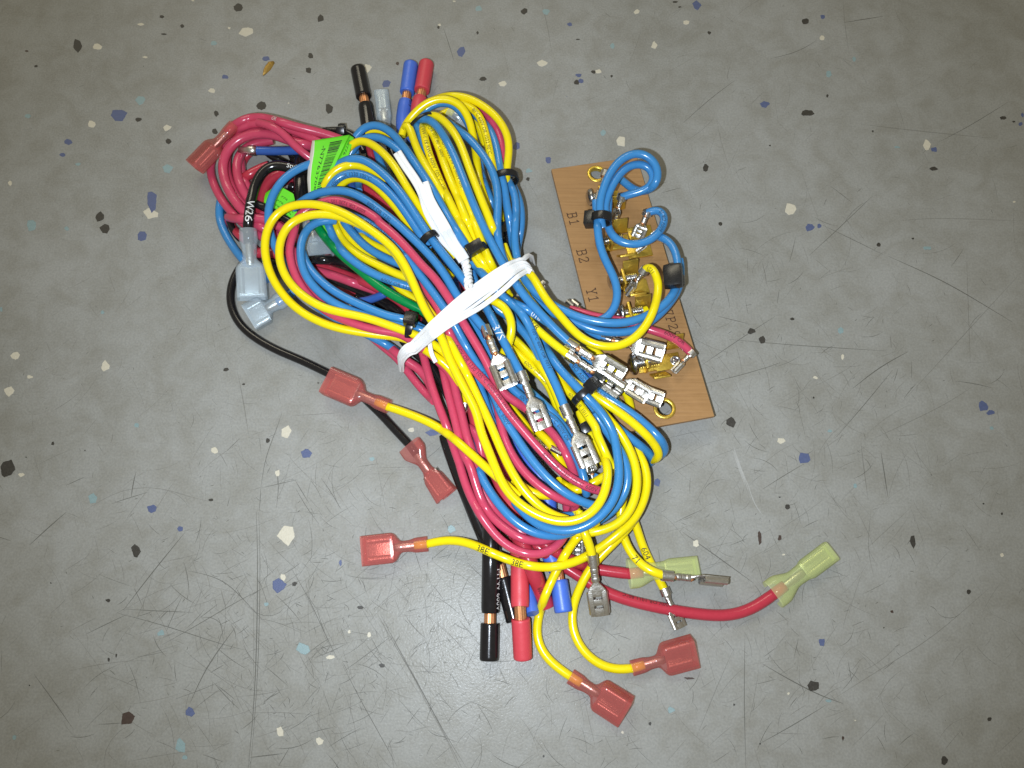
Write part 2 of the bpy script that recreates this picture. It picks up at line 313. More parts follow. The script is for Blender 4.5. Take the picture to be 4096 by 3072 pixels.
    long_ = ["T02 1660,0 1668,300 1660,900 1640,1300 1608,1658", "T02 1676,0 1684,320 1674,900 1652,1300 1622,1658", "T02 1640,560 1645,900 1640,1150", "T02 760,655 900,690 1180,772 1430,855 1590,895",
      "T02 800,635 980,400 1200,130", "T02 1195,895 1300,990 1450,1090 1560,1170", "T12 230,10 330,190 480,440 640,740 780,1010", "T12 250,10 350,200 500,470 660,770 810,1010", "T12 300,120 420,330 560,610 700,860 760,1010", "T12 0,330 150,620 280,850 360,1000", "T12 20,380 160,280 330,150",
      "T22 940,1235 1280,1020 1600,820 1980,500", "T22 520,985 700,1090 950,1215 1040,1240", "T22 405,780 400,1200 410,1650", "T22 90,1460 220,1140 330,890", "T22 500,1500 700,1390 930,1250", "T22 0,130 240,300 460,460", "T22 1220,0 1200,250 1240,420",
      "T20 0,800 180,640 340,520", "T20 820,1655 1000,1490 1230,1270", "T20 1160,805 1500,845 2000,895", "T20 1660,920 1850,820 2110,660", "T20 910,1460 1080,1540 1300,1650", "T20 1040,0 1050,150 1080,350", "T20 1050,145 1300,105", "T20 570,380 760,330 870,260", "T20 1340,1435 1600,1415 2200,1430",
      "T21 985,1185 1180,960 1360,740", "T21 1100,860 1280,720 1460,620", "T21 1420,950 1650,700 1860,470 2190,110", "T21 300,540 700,575 1320,615", "T21 520,1510 660,1420 790,1345", "T21 1155,1210 1175,1380 1200,1560", "T21 230,390 330,415 430,440", "T21 120,710 400,520 600,390", "T21 1840,0 1850,300 1865,720", "T21 1330,0 1700,170 2140,430", "T21 130,830 420,760 640,690", "T21 1220,1190 1500,1060 1700,960 1890,840", "T21 1770,810 1900,825 2010,855", "T21 1285,1270 1310,1420 1330,1560",
      "T01 540,1655 690,1560 830,1505 1010,1500 1120,1520 1250,1570 1370,1590", "T01 720,1605 850,1560 960,1530", "T01 1690,1500 1720,1300 1790,1130 1825,1020", "T01 1540,760 1580,960 1610,1160", "T01 1700,1500 1920,1450", "T01 1910,1450 2000,1600", "T01 1890,1035 2210,1015", "T01 850,1560 860,1450 880,1400", "T01 430,1485 550,1430", "T01 330,1010 430,960 520,880", "T01 1680,1655 1690,1500",
      "T02 190,215 330,85 430,0", "T02 420,380 560,290", "T02 560,790 700,720 830,660", "T02 1050,860 1300,720 1500,600 1750,470", "T02 1430,500 1440,560 1465,630", "T02 220,1050 380,1270 470,1400", "T02 820,630 1000,640 1250,650", "T02 1530,1195 1700,1185 1890,1135", "T02 1620,1590 1830,1565", "T02 1890,370 2000,560 2100,780 2190,960", "T02 1815,735 1950,700 2090,722", "T02 1220,380 1450,440 1570,560 1700,700", "T02 1230,1240 1330,1020 1440,860 1530,740",
      "T10 1360,330 1330,150 1290,0", "T10 660,180 700,300 730,400", "T10 2070,1250 2200,1215"]
    D = [];  Fa = []
    for i, s in enumerate(long_):
        q = parse(s); q[:,2] = 0.03; R = spline(q, 2.0); P = unproj(R[:,:2], R[:,2]); P[:,2] = 0.03+0.0002*i
        (D if i % 3 != 2 else Fa).append(ribbon(P, 0.10 if i % 4 else 0.15))
    def rnd(n, cx, cy, sx, sy, lo, hi, wd, out, bend=0.5):
        for i in range(n):
            p = np.array([rr.gauss(cx, sx), rr.gauss(cy, sy)])
            if not(-60 < p[0] < 4160 and -60 < p[1] < 3130): continue
            a = rr.choice((rr.uniform(0,6.28), rr.gauss(1.05,.25), rr.gauss(2.5,.3))); L = math.exp(rr.uniform(math.log(lo), math.log(hi))); k = rr.gauss(0, bend)/L
            q = []
            for j in range(6):
                q.append((p[0], p[1])); p = p+L/5*np.array([math.cos(a), math.sin(a)]); a += k*L/5
            P = unproj(np.array(q), np.full(6, 0.025)); P[:,2] = 0.02+0.01*rr.random(); out.append(ribbon(P, wd*rr.uniform(.5,1.3)))
    rnd(700, 1250, 2500, 560, 400, 15, 320, 0.07, Fa); rnd(620, 1450, 2560, 520, 340, 12, 190, 0.078, D)
    rnd(480, 3150, 1700, 480, 480, 14, 260, 0.065, Fa); rnd(240, 3100, 1600, 480, 480, 12, 130, 0.068, D)
    rnd(260, 3000, 2700, 620, 300, 12, 300, 0.065, Fa); rnd(190, 3000, 2600, 600, 330, 10, 140, 0.062, D)
    rnd(200, 800, 1700, 500, 400, 12, 200, 0.05, Fa); rnd(90, 900, 1800, 500, 420, 10, 90, 0.05, D)
    rnd(170, 2900, 600, 700, 420, 12, 240, 0.05, Fa); rnd(60, 2000, 300, 1100, 250, 8, 60, 0.05, D)
    rnd(170, 2000, 1600, 1300, 950, 3, 12, 0.09, D, 0.1)
    Lt = []
    for k in range(7):
        q = parse("T21 318,1195 345,1290 395,1420 440,1530 490,1660 T22 520,20"); q[:,:2] += np.cumsum(rng.normal(0, 2.2, (len(q),2)), 0)+[k*1.6-4, 0]; q[:,2] = 0.03
        R = spline(q, 1.5); a, b = sorted(rng.integers(0, len(R), 2)); b = max(b, a+8)
        P = unproj(R[a:b,:2], R[a:b,2]); 
        if len(P) > 3: P[:,2] = 0.03+k*0.001; Lt.append(ribbon(P, 0.16))
    rnd(80, 1800, 2550, 420, 260, 8, 60, 0.05, Lt)  # short pale scratches whose colour also stands for glints around the flash hot spot
    for nm, L_, m in (('scratch_marks', D, 'scratch_dark'), ('scratch_marks', Fa, 'scratch_faint'), ('scratch_marks', Lt, 'scratch_and_glint')):
        V, F = join(*L_); link(nm, mesh(nm, V, F, m, False), (0,0,0), fl)['kind'] = 'stuff'
build_floor()

# ------------------------------------------------------------------ wires: traced runs (view, px, py, height of the wire's centre in mm)
WIRES = []
L_ = dict(
 mid_b=['blue wire arching over the barcode label corner into the ridged black tie', 'blue wire dropping behind the yellow wire at the barcode label', 'blue wire buried in the upper bend beside the twist tie tails', 'blue wire threaded through the black tie ring beside the outer yellow wire', 'blue wire buried behind the black tie ring', 'short blue wire pinched at the thin black tie between yellow wires', 'long blue wire running from the thin black tie between yellow wires to the twist tie'],
 mid_y=['yellow wire arched under the OR 1230 wire to the ridged black tie', 'yellow wire partly hidden beneath the ridged black tie', 'short yellow stretch under the blue wires of the upper bend', 'short yellow stretch behind the yellow wire printed 80°C', 'yellow wire hooked around the thin black tie and bordering the printed yellow wires', 'yellow stub sticking out beside the thin black tie', 'yellow wire printed 1011 80°C between two other printed yellow wires', 'plain yellow wire next to the long blue wire from the thin black tie', 'yellow wire below the narrow black tie head passing under the twist tie end'],
 low_y=['yellow wire beneath the bulging yellow wire, leading under the flat terminals', 'yellow wire printed 600V OR 1230 leading under the flat terminals', 'yellow wire printed 600V OR 1011 under the arched black tie', 'short yellow wire behind the small black tie head', 'yellow wire bending just inside the one printed 38E', 'yellow wire crossing beneath the red wires inside the lower loop', 'yellow wire kinked upward under the printed red wire', 'yellow wire below the flat terminal of the 37S wire', 'short yellow stretch between the printed red wire and the 37S terminal', 'short yellow stub under the front bottom bend'],
 low_b=['blue wire printed 010 in white beside the 36B wire', 'blue wire under the bulging yellow wire', 'innermost blue wire of the outward bend below the brown board', 'blue wire bending just behind the front blue bend', 'blue wire printed 600V OR 1011 dropping between red wires', 'blue wire beneath the terminal of the 37S wire', 'blue wire crossing under the 37S wire', 'blue wire between the paired yellow wires and the printed red wire', 'blue wire hugging the inner one of the paired yellow wires', 'blue wire under the arched black tie', 'short blue stub below the flat terminal', 'blue wire printed OR 1032 under the lowest yellow loop'],
 low_r=['red wire deep in the upper bend under the twist tie tails', 'short cut red stub inside the lower loops', 'third red wire beside the paired yellow wires', 'red wire crossing under the paired yellow wires'],
 in_b=['blue wire forming the inner blue loop around the clear box connector', 'second blue wire doubling the inner blue loop', 'blue wire printed 600V OR 1230 along the green wire', 'blue wire between the two inner yellow wires', 'short blue stretch under the inner yellow wires'],
 in_y=['yellow wire next to the printed blue wire along the green one', 'yellow wire dipping under the others towards the green wire', 'short yellow stretch under the second yellow loop'],
 coil_r=['red wire on the outside of the coil resting on the floor', 'thick red wire in the middle of the coil', 'red wire forming the inner turn of the coil', 'dark red wire low inside the coil', 'thick red wire bulging beside the black W26 wire', 'red wire passing under the black W26 wire', 'red wire leaving the coil past the upper clear connector', 'red wire leaving the coil between the clear connector and the yellow loops', 'dark red wire on the floor under the upper clear connector', 'short red stretch between the clear connector and the yellow loops'],
 ub_r=['thick red wire under the arched wires by the barcode label', 'red wire doubling the thick one under the arched wires by the label', 'red wire below the black wire inside the yellow loops', 'glossy red wire under the clear box connector', 'dark red wire on the floor under the green wire'],
 ub_k=['black wire half buried beside the square-headed tie', 'thick black wire on the floor under the green wire', 'thick black wire on the floor leading under the square-headed tie'])
GRP = dict(mid_b='blue wires of the upper bundle', mid_y='yellow wires of the upper bundle', low_y='yellow wires of the lower bundle', low_b='blue wires of the lower bundle', low_r='red wires of the lower bundle', in_b='blue wires inside the big loops', in_y='yellow wires inside the big loops', coil_r='red wires of the coil', ub_r='red wires under the bundle', ub_k='black wires under the bundle')
def W(c, spec, r=1.35, label=None, end=None, start=None, text=(), group=None, rigid=False):
    k = L_[label].pop(0) if label in L_ else label; g = GRP.get(label, group)
    WIRES.append(dict(c=c, q=parse(spec), r=r, label=k, end=end, start=start, text=text, group=g, rigid=rigid))
Y, B, R_, N_, K_, GR, RD = 'yellow_pvc', 'blue_pvc', 'rose_pvc', 'navy_pvc', 'black_pvc', 'green_pvc', 'red_pvc'
T18 = '600V OR 1230 105°C 600V OR 1011 80°C'
# --- left loops over the connectors
W(Y, "E 760,1300,15 640,1130,15 520,1045,15 430,985,15 300,905,14 D 1930,1110,13 1700,1085,14 1500,1055,15 1300,1015,16 1120,945,17 960,845,17 830,710,18 740,560,19 690,400,20 685,230,21 720,110,22 A 790,1445,23 900,1382,24 1060,1360,25 1230,1384,26 1400,1450,27 1560,1548,27 1720,1665,27 D 1850,350,27 1950,515,27 2030,700,26 2110,880,26 E 570,840,25 660,1080,24 740,1240,23 830,1410,22 910,1570,21 G 640,330,20 710,500,20 780,680,20 850,820,20 940,920,20 1070,1010,20 1200,1065,20 1330,1085,20 1450,1062,21 1570,985,22 1640,870,22 1672,730,22 1668,620,20 1630,540,17 1560,440,14", label='yellow wire forming the widest loop around the clear connectors and down past the white tie')
W(Y, "E 780,1190,17 640,1035,18 520,945,18 400,878,18 330,848,18 D 1930,1052,18 1750,985,18 1560,925,19 1350,882,19 1200,842,20 1060,765,20 940,665,20 860,560,21 815,430,22 810,300,22 840,190,23 900,100,23 A 960,1502,24 1080,1457,25 1230,1452,25 1380,1482,25 1520,1540,24 D 1700,205,24 1850,375,23 1960,565,23 2060,760,23 E 470,640,22 560,760,22 640,885,22 720,1040,22 800,1180,21 880,1350,20 960,1520,19 G 725,290,19 800,470,18 870,625,18 K 300,900,18 500,1130,17 700,1290,17 850,1365,16 1000,1395,15", label='yellow wire forming the second yellow loop, just inside the widest one')
W(B, "A 1230,965,14 1060,1015,17 960,1060,18 860,1130,18 780,1230,18 725,1360,17 710,1480,16 725,1600,14 D 765,290,13 830,400,13 900,540,13 980,670,12 1080,780,12 1200,870,12 1400,980,11 1600,1085,9 1800,1190,6 1950,1300,5", label='blue wire curving from behind the green barcode label around the yellow loops')
W(B, "J 640,680,13 760,570,16 880,500,18 1030,440,20 1230,410,21 1450,425,22 A 1600,1338,23 1720,1430,24 1850,1532,24 B 860,1310,24 950,1395,24 1080,1535,24 E 640,365,24 720,510,24 800,620,23 870,690,23 930,770,23 985,830,23", label='blue wire ending in a bright silver spade terminal beside the print 37S', end=('bare', "E 1185,1325,23", 0), text=[('600V OR 1230', .35, 1.7, 'ink_black', -20, 1)])
W(R_, "E 560,1090,14 430,980,15 300,900,16 D 1930,1085,16 1650,1035,17 1450,975,17 1300,915,18 1200,855,18 1100,770,18 1010,660,19 950,550,19 905,400,20 900,290,20 J 620,1090,20 690,940,20 640,860,20 720,770,20 860,690,21 1050,585,22 1200,545,22 1350,565,23 1550,640,23 1750,740,24 1950,890,24 B 550,1160,24 700,1280,25 800,1380,25 900,1490,25 1000,1610,25 E 500,320,25 580,430,25 650,530,25 760,720,24 850,870,23 930,1000,22 1000,1130,21 1060,1270,20 1120,1370,19 1210,1435,17 1300,1490,16 1390,1550,15 G 1130,270,15 1240,380,15 1330,520,15 1390,660,14 1425,760,13 1440,850,12", label='red wire that loops inside the yellow wires and crosses under the white twist tie', text=[(T18, .47, 1.7, 'ink_black', -15, -1)])
W(R_, "E 300,230,19 380,340,20 480,505,21 580,655,22 650,830,22 720,960,22 800,1080,21 900,1200,21 1000,1300,21 1080,1400,20 G 860,190,19 960,310,19 1090,460,18 1210,590,18 1330,700,17 1460,780,16 1600,835,15 1720,845,13 1810,800,12", label='red wire printed with black lettering running from the white tie into the lower loops', text=[(T18, .32, 1.7, 'ink_black', 10, 1), (T18, .72, 1.7, 'ink_black', 0, 1)])
W(B, "J 1380,740,21 1560,810,22 1720,870,22 2000,1080,23 B 640,1262,23 760,1392,23 850,1522,23 E 240,140,23 350,270,23 450,400,23 540,520,23 610,620,23 700,765,23 760,880,22 850,1040,21 940,1180,20 1010,1300,19 1070,1430,18 1105,1530,18 G 830,240,17 900,345,17 1000,500,17 1150,690,17 1300,830,17 1440,910,16 1560,955,15 1640,960,14", label='blue wire printed CSA TEW lying against the long red wire', text=[('LL54983 CSA TEW 105°C', .17, 1.7, 'ink_black', 5, -1), ('600V OR 1032 90°C 600V', .56, 1.7, 'ink_black', 5, 1)])
W(B, "J 1260,860,17 1050,850,18 900,915,19 800,1040,20 745,1200,20 745,1400,20 D 1020,510,20 1080,615,20 1180,722,19 1300,805,19 1450,872,18 1620,925,17 1800,975,17 E 250,760,16 360,800,16 450,830,15 600,900,14", label='in_b')
W(B, "D 1000,300,17 1040,430,17 1120,545,18 1250,665,18 1400,755,18 1600,845,18 1800,925,17 E 260,715,17 380,780,15 500,850,13", label='in_b')
W(R_, "D 935,330,17 950,430,17 1010,565,17 1100,690,17 1210,790,16 1330,870,15 1500,960,14", label='red wire hidden between the blue and yellow loops at the clear connectors')
W(N_, "D 1500,790,9 1560,790,9 1650,765,10 1760,710,11 1850,670,11 1960,610,11", label='short dark blue wire passing under the green wire', start=('bare', "D 1400,820,8", 40), text=())
W(GR, "J 920,800,14 1000,950,15 1110,1110,16 1250,1265,17 1400,1410,17 1600,1570,17 D 1650,620,17 1800,722,17 1950,805,17 2080,865,16 E 520,720,15 700,830,13 860,900,12 960,960,12 1030,1050,12 1100,1180,10", r=1.5, label='green wire with a lime sticker wrapped along it')
W(B, "J 1130,830,16 1160,950,16 1200,1050,16 1285,1205,17 1400,1350,17 D 1370,345,17 1500,455,18 1650,545,18 1800,605,18 1960,655,17 E 420,470,16 560,560,15 700,680,15", label='in_b', text=[('600V OR 1230', .55, 1.7, 'ink_black', -20, 1)])
W(Y, "D 1290,70,15 1310,130,15 1350,220,16 1440,320,17 1570,410,17 1710,475,18 1850,545,18 1990,590,18 2120,650,17", label='in_y')
W(Y, "D 1350,70,14 1380,150,14 1450,250,15 1550,340,15 1650,430,14 1760,540,14 1880,680,13 2020,770,13 2110,840,12", label='in_y')
W(B, "D 1380,80,15 1480,205,16 1600,320,17 1750,402,17 1880,460,17 2010,500,17", label='in_b')
W(Y, "D 1440,120,12 1540,215,13 1600,268,14 1700,312,15 1820,372,15 1930,430,15", label='in_y')
W(B, "D 1500,120,13 1580,215,13 1700,262,13 1830,320,13", label='in_b')
# --- loops above the barcode label
W(B, "B 130,780,16 210,695,18 285,640,20 390,622,21 500,662,22 620,755,22 720,855,23 800,955,23 870,1060,23 940,1170,23 1010,1280,23 1080,1375,23 1160,1480,23 1250,1590,23 E 780,370,23 860,480,22 940,570,22", label='mid_b')
W(B, "B 130,930,17 160,860,18 215,800,19 310,757,20 420,760,21 540,810,21 650,895,21 735,985,21 820,1100,21 890,1205,21 960,1310,20 1040,1420,19", label='blue wire printed OR 1230 arching over the lower edge of the barcode label', text=[('600V OR 1230 105°C', .06, 1.8, 'ink_black', -10, 1)])
W(Y, "B 85,920,16 110,850,18 150,780,19 205,725,19 290,685,20 390,680,20 480,705,20 570,760,19 650,840,18", label='yellow wire bowed over the barcode label between two blue wires')
W(Y, "B 225,880,15 290,815,17 380,790,18 480,818,19 580,893,20 680,992,20 770,1102,20 850,1205,20 925,1300,20 990,1390,19 1060,1500,18 1140,1600,17 E 680,360,17", label='mid_y')
W(Y, "B 620,880,16 720,980,17 820,1090,17 900,1190,17 980,1300,17 1040,1400,17", label='mid_y')
W(B, "B 380,440,14 410,390,15 460,345,16 545,325,17 640,355,18 740,440,19 830,552,20 920,685,21 1000,800,22 1080,932,22 1150,1060,22 1220,1180,22 1290,1292,22 1360,1400,21", label='blue wire in the upper bend next to the bare black cable end')
W(B, "B 330,600,13 380,500,15 450,448,16 540,430,17 640,460,18 740,532,19 830,620,20 915,740,20 985,850,20 1050,960,20 1120,1090,20 1200,1230,19", label='blue wire just inside the upper bend beside the barcode label')
W(Y, "B 300,560,15 345,500,17 400,465,18 460,470,19 540,508,20 640,592,21 730,702,22 800,822,22 880,952,22 950,1062,21 1010,1160,20 1070,1270,19 1130,1370,19 1210,1470,18 1290,1560,17", label='yellow wire running from the corner of the barcode label under the white twist tie tails')
W(Y, "B 480,400,10 540,385,11 600,395,12 680,440,13 740,500,14", label='mid_y')
W(RD, "B 500,500,8 520,600,9 600,760,10 760,860,11 830,960,12 880,1050,12", label='low_r')
W(RD, "B 440,880,6 560,960,7 680,1060,8 760,1150,9 840,1260,9", r=1.7, label='ub_r')
W(RD, "B 430,800,7 560,880,8 700,1000,9 800,1120,9", r=1.6, label='ub_r')
W(N_, "B 330,760,8 350,900,8", r=1.4, label='dark blue wire glinting behind the barcode label')
W(B, "B 380,560,9 400,760,8 410,920,8", r=1.4, label='mid_b')
W(B, "B 560,520,10 610,700,11 690,820,12 760,900,12", label='mid_b')
# --- top right loops
W(Y, "B 790,420,13 805,350,15 850,290,17 920,210,19 1000,142,20 1090,102,21 1190,98,22 1285,132,21 1350,205,19 1392,300,17 1420,420,15 1442,560,13 1460,700,12 1480,840,12 1530,1000,12 1590,1180,11", label='yellow wire topping the upper bend beside the red cable end')
W(Y, "B 1060,120,14 1120,88,15 1200,72,16 1290,74,17 1400,100,18 1520,168,18 1625,255,18 1700,365,18 1738,475,18 1736,600,17 1722,700,16 1712,800,15 1715,900,13 1725,1000,12 1740,1120,11 1760,1260,10", label='outermost yellow wire of the top bend, held by a black cable tie ring')
W(Y, "B 1210,120,16 1340,150,17 1430,192,18 1490,272,18 1530,400,18 1560,520,18 1582,640,18 1605,750,17 1625,880,15 1645,1020,13 1665,1180,12", label='yellow wire printed 80°C 600V OR 1032 in the bend by the red cable', text=[('80°C 600V OR 1032 90°C', .20, 1.8, 'ink_black', 0, 1)])
W(Y, "B 1400,260,12 1450,320,13 1500,410,13 1530,520,12", label='mid_y')
W(B, "B 880,330,14 930,270,16 1000,190,18 1080,142,19 1170,126,20 1260,152,19 1330,232,17 1388,335,15 1425,432,14 1455,540,12 1480,680,11 1520,860,11 1580,1000,12 1610,1120,11", label='blue wire bent alongside the topmost yellow wire')
W(B, "B 1380,200,13 1470,270,14 1550,340,15 1605,450,16 1640,585,16 1655,710,17 1680,810,17 1700,910,16 1715,1020,16 1740,1160,15 1760,1300,14 1780,1440,12", label='mid_b')
W(R_, "B 1400,120,13 1480,182,14 1562,255,15 1640,385,15 1680,525,15 1690,650,14 1670,800,13 1655,900,11", label='red wire glimpsed between the yellow and blue loops by the red cable')
W(B, "B 1200,310,15 1275,370,18 1370,432,20 1455,530,19 1540,640,20 1600,760,20 1636,900,20 1640,1050,20 1632,1200,20 1642,1350,20 1672,1480,20 1720,1600,20 E 1250,420,21 1340,540,21 1480,690,21 1600,820,20 1740,950,20", label='blue wire ending in the bright terminal at the head of the terminal row', end=('bare', "F 1090,905,20", 10))
W(B, "B 1690,760,13 1740,840,14 1785,930,15 1803,1060,15 1795,1200,15 1785,1330,15 1800,1460,15 E 1270,230,16 1300,330,17 1360,425,18 1450,512,18 1560,592,18 1700,662,18 1850,722,18 F 850,412,19 1000,430,19 1150,415,19 1300,362,18 1430,282,17 1520,190,16 1560,110,15 C 1470,1200,15 1462,1100,15 1440,1000,15 1400,930,14 1340,880,14 1270,870,13", label='blue wire sweeping from the bundle to the lower B2 terminal of the brown board', end=('bare', "C 1095,1000,8", 75))
W(B, "B 1720,780,11 1780,880,12 1835,1010,12 1850,1180,12 1832,1320,12 1805,1450,12 E 1255,250,14 1290,340,15 1350,480,15 1450,580,15 1560,670,15 F 620,392,16 750,462,16 900,502,16 1050,512,16 1200,490,16 1330,415,16 1440,320,15 1530,210,14 1590,100,13 C 1490,1200,13 1480,1080,13", label='blue wire passing through the hexagonal black clamp under its twin')
W(B, "B 1440,640,11 1530,870,11 1600,1010,11 1660,1200,11", label='mid_b')
# --- long centre runs
W(Y, "B 790,430,14 800,360,16 835,300,17 870,385,18 900,480,19 950,600,20 1020,722,21 1090,842,21 1160,972,21 1230,1110,21 1290,1232,21 1350,1342,21 1400,1440,20 1470,1560,19 E 1000,340,19 1090,500,19", label='mid_y')
W(Y, "B 760,450,12 830,400,12 880,370,12", label='mid_y')
W(B, "B 870,290,14 905,290,16 940,385,17 972,480,18 1005,575,18 1030,660,17 1080,780,15", label='mid_b')
W(Y, "B 960,330,16 985,400,18 1010,520,19 1050,640,20 1100,762,20 1152,882,21 1205,992,21 1262,1112,21 1315,1222,21 1375,1345,21 1440,1460,20 E 960,220,19 1020,330,19 1100,470,18", label='yellow wire printed 18 AWG 600V in the middle of the bundle', text=[('VW-1 18 AWG 600V 105°C 1230', .10, 1.9, 'ink_black', 8, 1)])
W(Y, "B 970,310,15 1010,340,17 1062,405,18 1112,522,19 1155,650,20 1205,780,20 1255,902,21 1305,1022,21 1355,1150,21 1405,1280,21 1450,1380,20 1520,1520,19 E 1040,320,19 1130,460,18", label='mid_y', text=[('600V OR 1011 80°C 600V', .12, 1.7, 'ink_black', 20, 1)])
W(Y, "B 1010,300,15 1085,400,17 1150,482,19 1212,602,20 1262,722,20 1312,862,21 1357,985,21 1405,1120,21 1447,1240,21 1490,1350,21 1540,1480,20 1600,1600,19 E 1130,420,18 1190,520,17", label='yellow wire printed OR 1032 90°C beside the large black tie head', text=[('OR 1032 90°C 600V OR', .24, 1.9, 'ink_black', 12, 1)])
W(B, "B 930,290,16 975,265,17 1060,298,19 1130,378,20 1192,482,21 1252,602,21 1302,722,22 1352,852,22 1402,982,22 1455,1105,22 1512,1232,22 1572,1352,22 1630,1460,21 1690,1570,21 E 1220,370,21 1300,480,20 1380,600,19", label='mid_b')
W(Y, "B 1020,250,17 1060,236,18 1125,262,20 1205,335,21 1282,445,22 1335,565,22 1382,702,22 1432,832,22 1482,962,22 1532,1085,22 1575,1190,21 1610,1300,20 1660,1430,18 1720,1550,17", label='mid_y')
W(Y, "B 1690,1390,15 1740,1540,15 E 1260,350,16 1310,470,16 1420,620,16 1560,790,15", label='mid_y')
W(B, "B 1180,1360,16 1290,1470,17 1400,1540,18 E 880,240,19 970,340,19 1060,450,19 1150,540,19 1290,652,20 1350,752,20 1420,902,20 1480,1052,20 1540,1182,21 1600,1302,21 1650,1422,21 1690,1530,21", label='blue wire ending in the terminal shown from its flat back beside the small black tie', end=('bare', "K 1340,610,21", 168), text=[('105°C 600V OR 1011', .62, 1.6, 'ink_black', 25, 1)])
W(B, "E 840,220,17 860,330,18 900,430,18 940,530,19 990,630,20 1035,715,21 1095,835,22 1165,975,22 1235,1105,22 1305,1232,22", label='blue wire printed 37S ending in a silver terminal', end=('bare', "E 1490,1700,21", 169), text=[('37S', .60, 3.6, 'ink_white', -5, 1)])
W(Y, "E 900,470,18 1000,545,20 1110,580,22 1180,660,23 1215,765,23 1210,860,22 1185,940,20 1140,1020,17 1080,1100,15", label='yellow wire bulging out from under the white tie beside the 37S wire')
W(B, "E 1120,530,18 1200,565,19 1300,612,20 1420,682,20 1550,765,20 1660,862,19 1720,930,18", label='low_b', text=[('010', .45, 2.6, 'ink_white', -10, 1)])
W(Y, "E 1230,560,15 1300,650,17 1350,715,18 1400,785,19 1480,852,19 1570,932,19 1680,1012,19 1740,1060,19", label='yellow wire printed 36B ending in a silver terminal', end=('bare', "F 1085,1035,19", 35), text=[('36B', .38, 2.6, 'ink_black', 10, 1)])
W(Y, "B 1770,1540,15 E 1290,250,18 1390,330,18 1440,420,18 1500,530,18 F 520,345,19 620,462,20 720,560,20 850,622,20 1000,640,20 1130,602,20 1240,512,20 1320,402,19 1370,282,18 1400,160,17 1400,40,17 C 1285,1310,18 1275,1210,19 1235,1140,19 1190,1135,17 1165,1180,14", label='yellow wire sweeping from the bundle up to the Y1 terminal of the brown board', end=('bare', "C 1010,1385,6", 70), text=[('1123', .93, 1.8, 'ink_black', 20, 1)])
W(B, "E 1180,600,14 1230,740,15 1330,850,16 1420,980,17 1470,1085,17 1530,1200,16", label='low_b')
W(Y, "E 1180,860,13 1240,900,14 1350,1022,16 1480,1150,17 1545,1265,17 1600,1380,15 1640,1490,13 1690,1620,12", label='low_y')
W(Y, "E 1170,960,13 1230,990,14 1300,1072,15 1420,1185,16 1540,1300,15 1580,1420,13 1640,1560,11", label='low_y', text=[('600V OR 1230', .3, 1.6, 'ink_black', 0, 1)])
W(B, "E 1440,880,15 1500,960,16 1600,1120,18 1700,1235,19 1790,1330,19 F 790,1100,19 880,1195,19 960,1310,18 1010,1410,17 G 1738,480,18 1760,600,19 1764,710,20 1742,850,20 1680,965,20 1580,1065,20 1460,1135,19 1330,1158,18 1200,1140,17 1080,1082,16 980,995,15 920,920,13", label='blue wire making the front bottom bend beneath the yellow loop')
W(Y, "E 1520,1020,16 1570,1090,17 1700,1230,18 1830,1335,19 F 740,1000,19 880,1095,19 1050,1210,18 1200,1325,17 1310,1430,16 1400,1540,14 1420,1600,12 1390,1640,9 1330,1640,7", label='yellow wire in the outward bend below the brown board')
W(B, "F 640,780,17 760,940,18 900,1060,18 1050,1150,18 1200,1250,17 1330,1360,16 1425,1455,15 1470,1530,13 1455,1585,10 1400,1600,7", label='blue wire printed OR 105 in the outward bend below the brown board', text=[('OR 105°C 600V OR', .35, 1.9, 'ink_black', -5, -1)])
W(B, "F 700,1060,13 800,1160,14 900,1250,14 G 1590,185,14 1750,322,13 1900,442,12 2020,540,10 2050,590,8 2010,610,6", label='low_b')
W(Y, "F 470,820,12 560,970,14 640,1070,16 720,1160,18 800,1280,18 880,1390,18 G 1560,330,19 1620,450,20 1680,600,18 1720,650,16", label='low_y', text=[('600V OR 1011', .3, 1.6, 'ink_black', -10, 1)])
W(Y, "G 1440,190,11 1480,280,11 1540,400,12 1600,480,12 1640,620,11", label='low_y')
W(B, "G 1560,200,14 1640,320,14 1720,430,15 1790,540,16 1830,660,16 1835,760,16 1800,870,15 1740,960,13 1660,1040,11 1560,1090,9", label='low_b')
W(Y, "F 820,1100,16 900,1210,16 G 1620,190,16 1750,335,15 1850,500,15 1900,650,15 1910,780,15 1880,930,15 1810,1050,14 1700,1125,14 1560,1165,13 1440,1175,12 1320,1160,10", label='low_y')
W(Y, "G 1790,340,11 1890,480,11 1960,600,11 1992,750,10 1965,900,10 1885,1060,9 1765,1170,9 1640,1270,9 1500,1360,9 1350,1422,9 1200,1448,9 1050,1438,9 900,1395,9 750,1335,9 600,1268,8 470,1232,6 330,1232,4 220,1258,3", label='yellow wire printed 38E that crosses the thick black cable to a pink connector', end=('pink', "H 78,245,3", 0), text=[('38E', .715, 2.6, 'ink_black', 10, -1), ('38E', .825, 2.6, 'ink_black', 10, -1)])
W(Y, "G 1840,500,8 1930,760,8 1940,960,8 1850,1110,8 1740,1230,8 1640,1330,7 1540,1440,5 H 1440,500,3 1408,600,2 1400,700,2 1430,805,2 1500,905,2 1600,972,2 1700,995,2 1780,985,2", label='yellow wire curling past the lowest terminal to a pink connector lying on its side', end=('pink', "H 2180,875,3", 32))
W(Y, "H 1560,60,13 1440,150,11 1350,280,9 1280,420,6 1220,560,3 1182,700,2 1182,800,2 1222,892,2 1300,972,2 1392,1035,2", label='yellow wire touching the cut red cable and ending in the lowest pink connector', end=('pink', "H 1745,1260,3.6", 32))
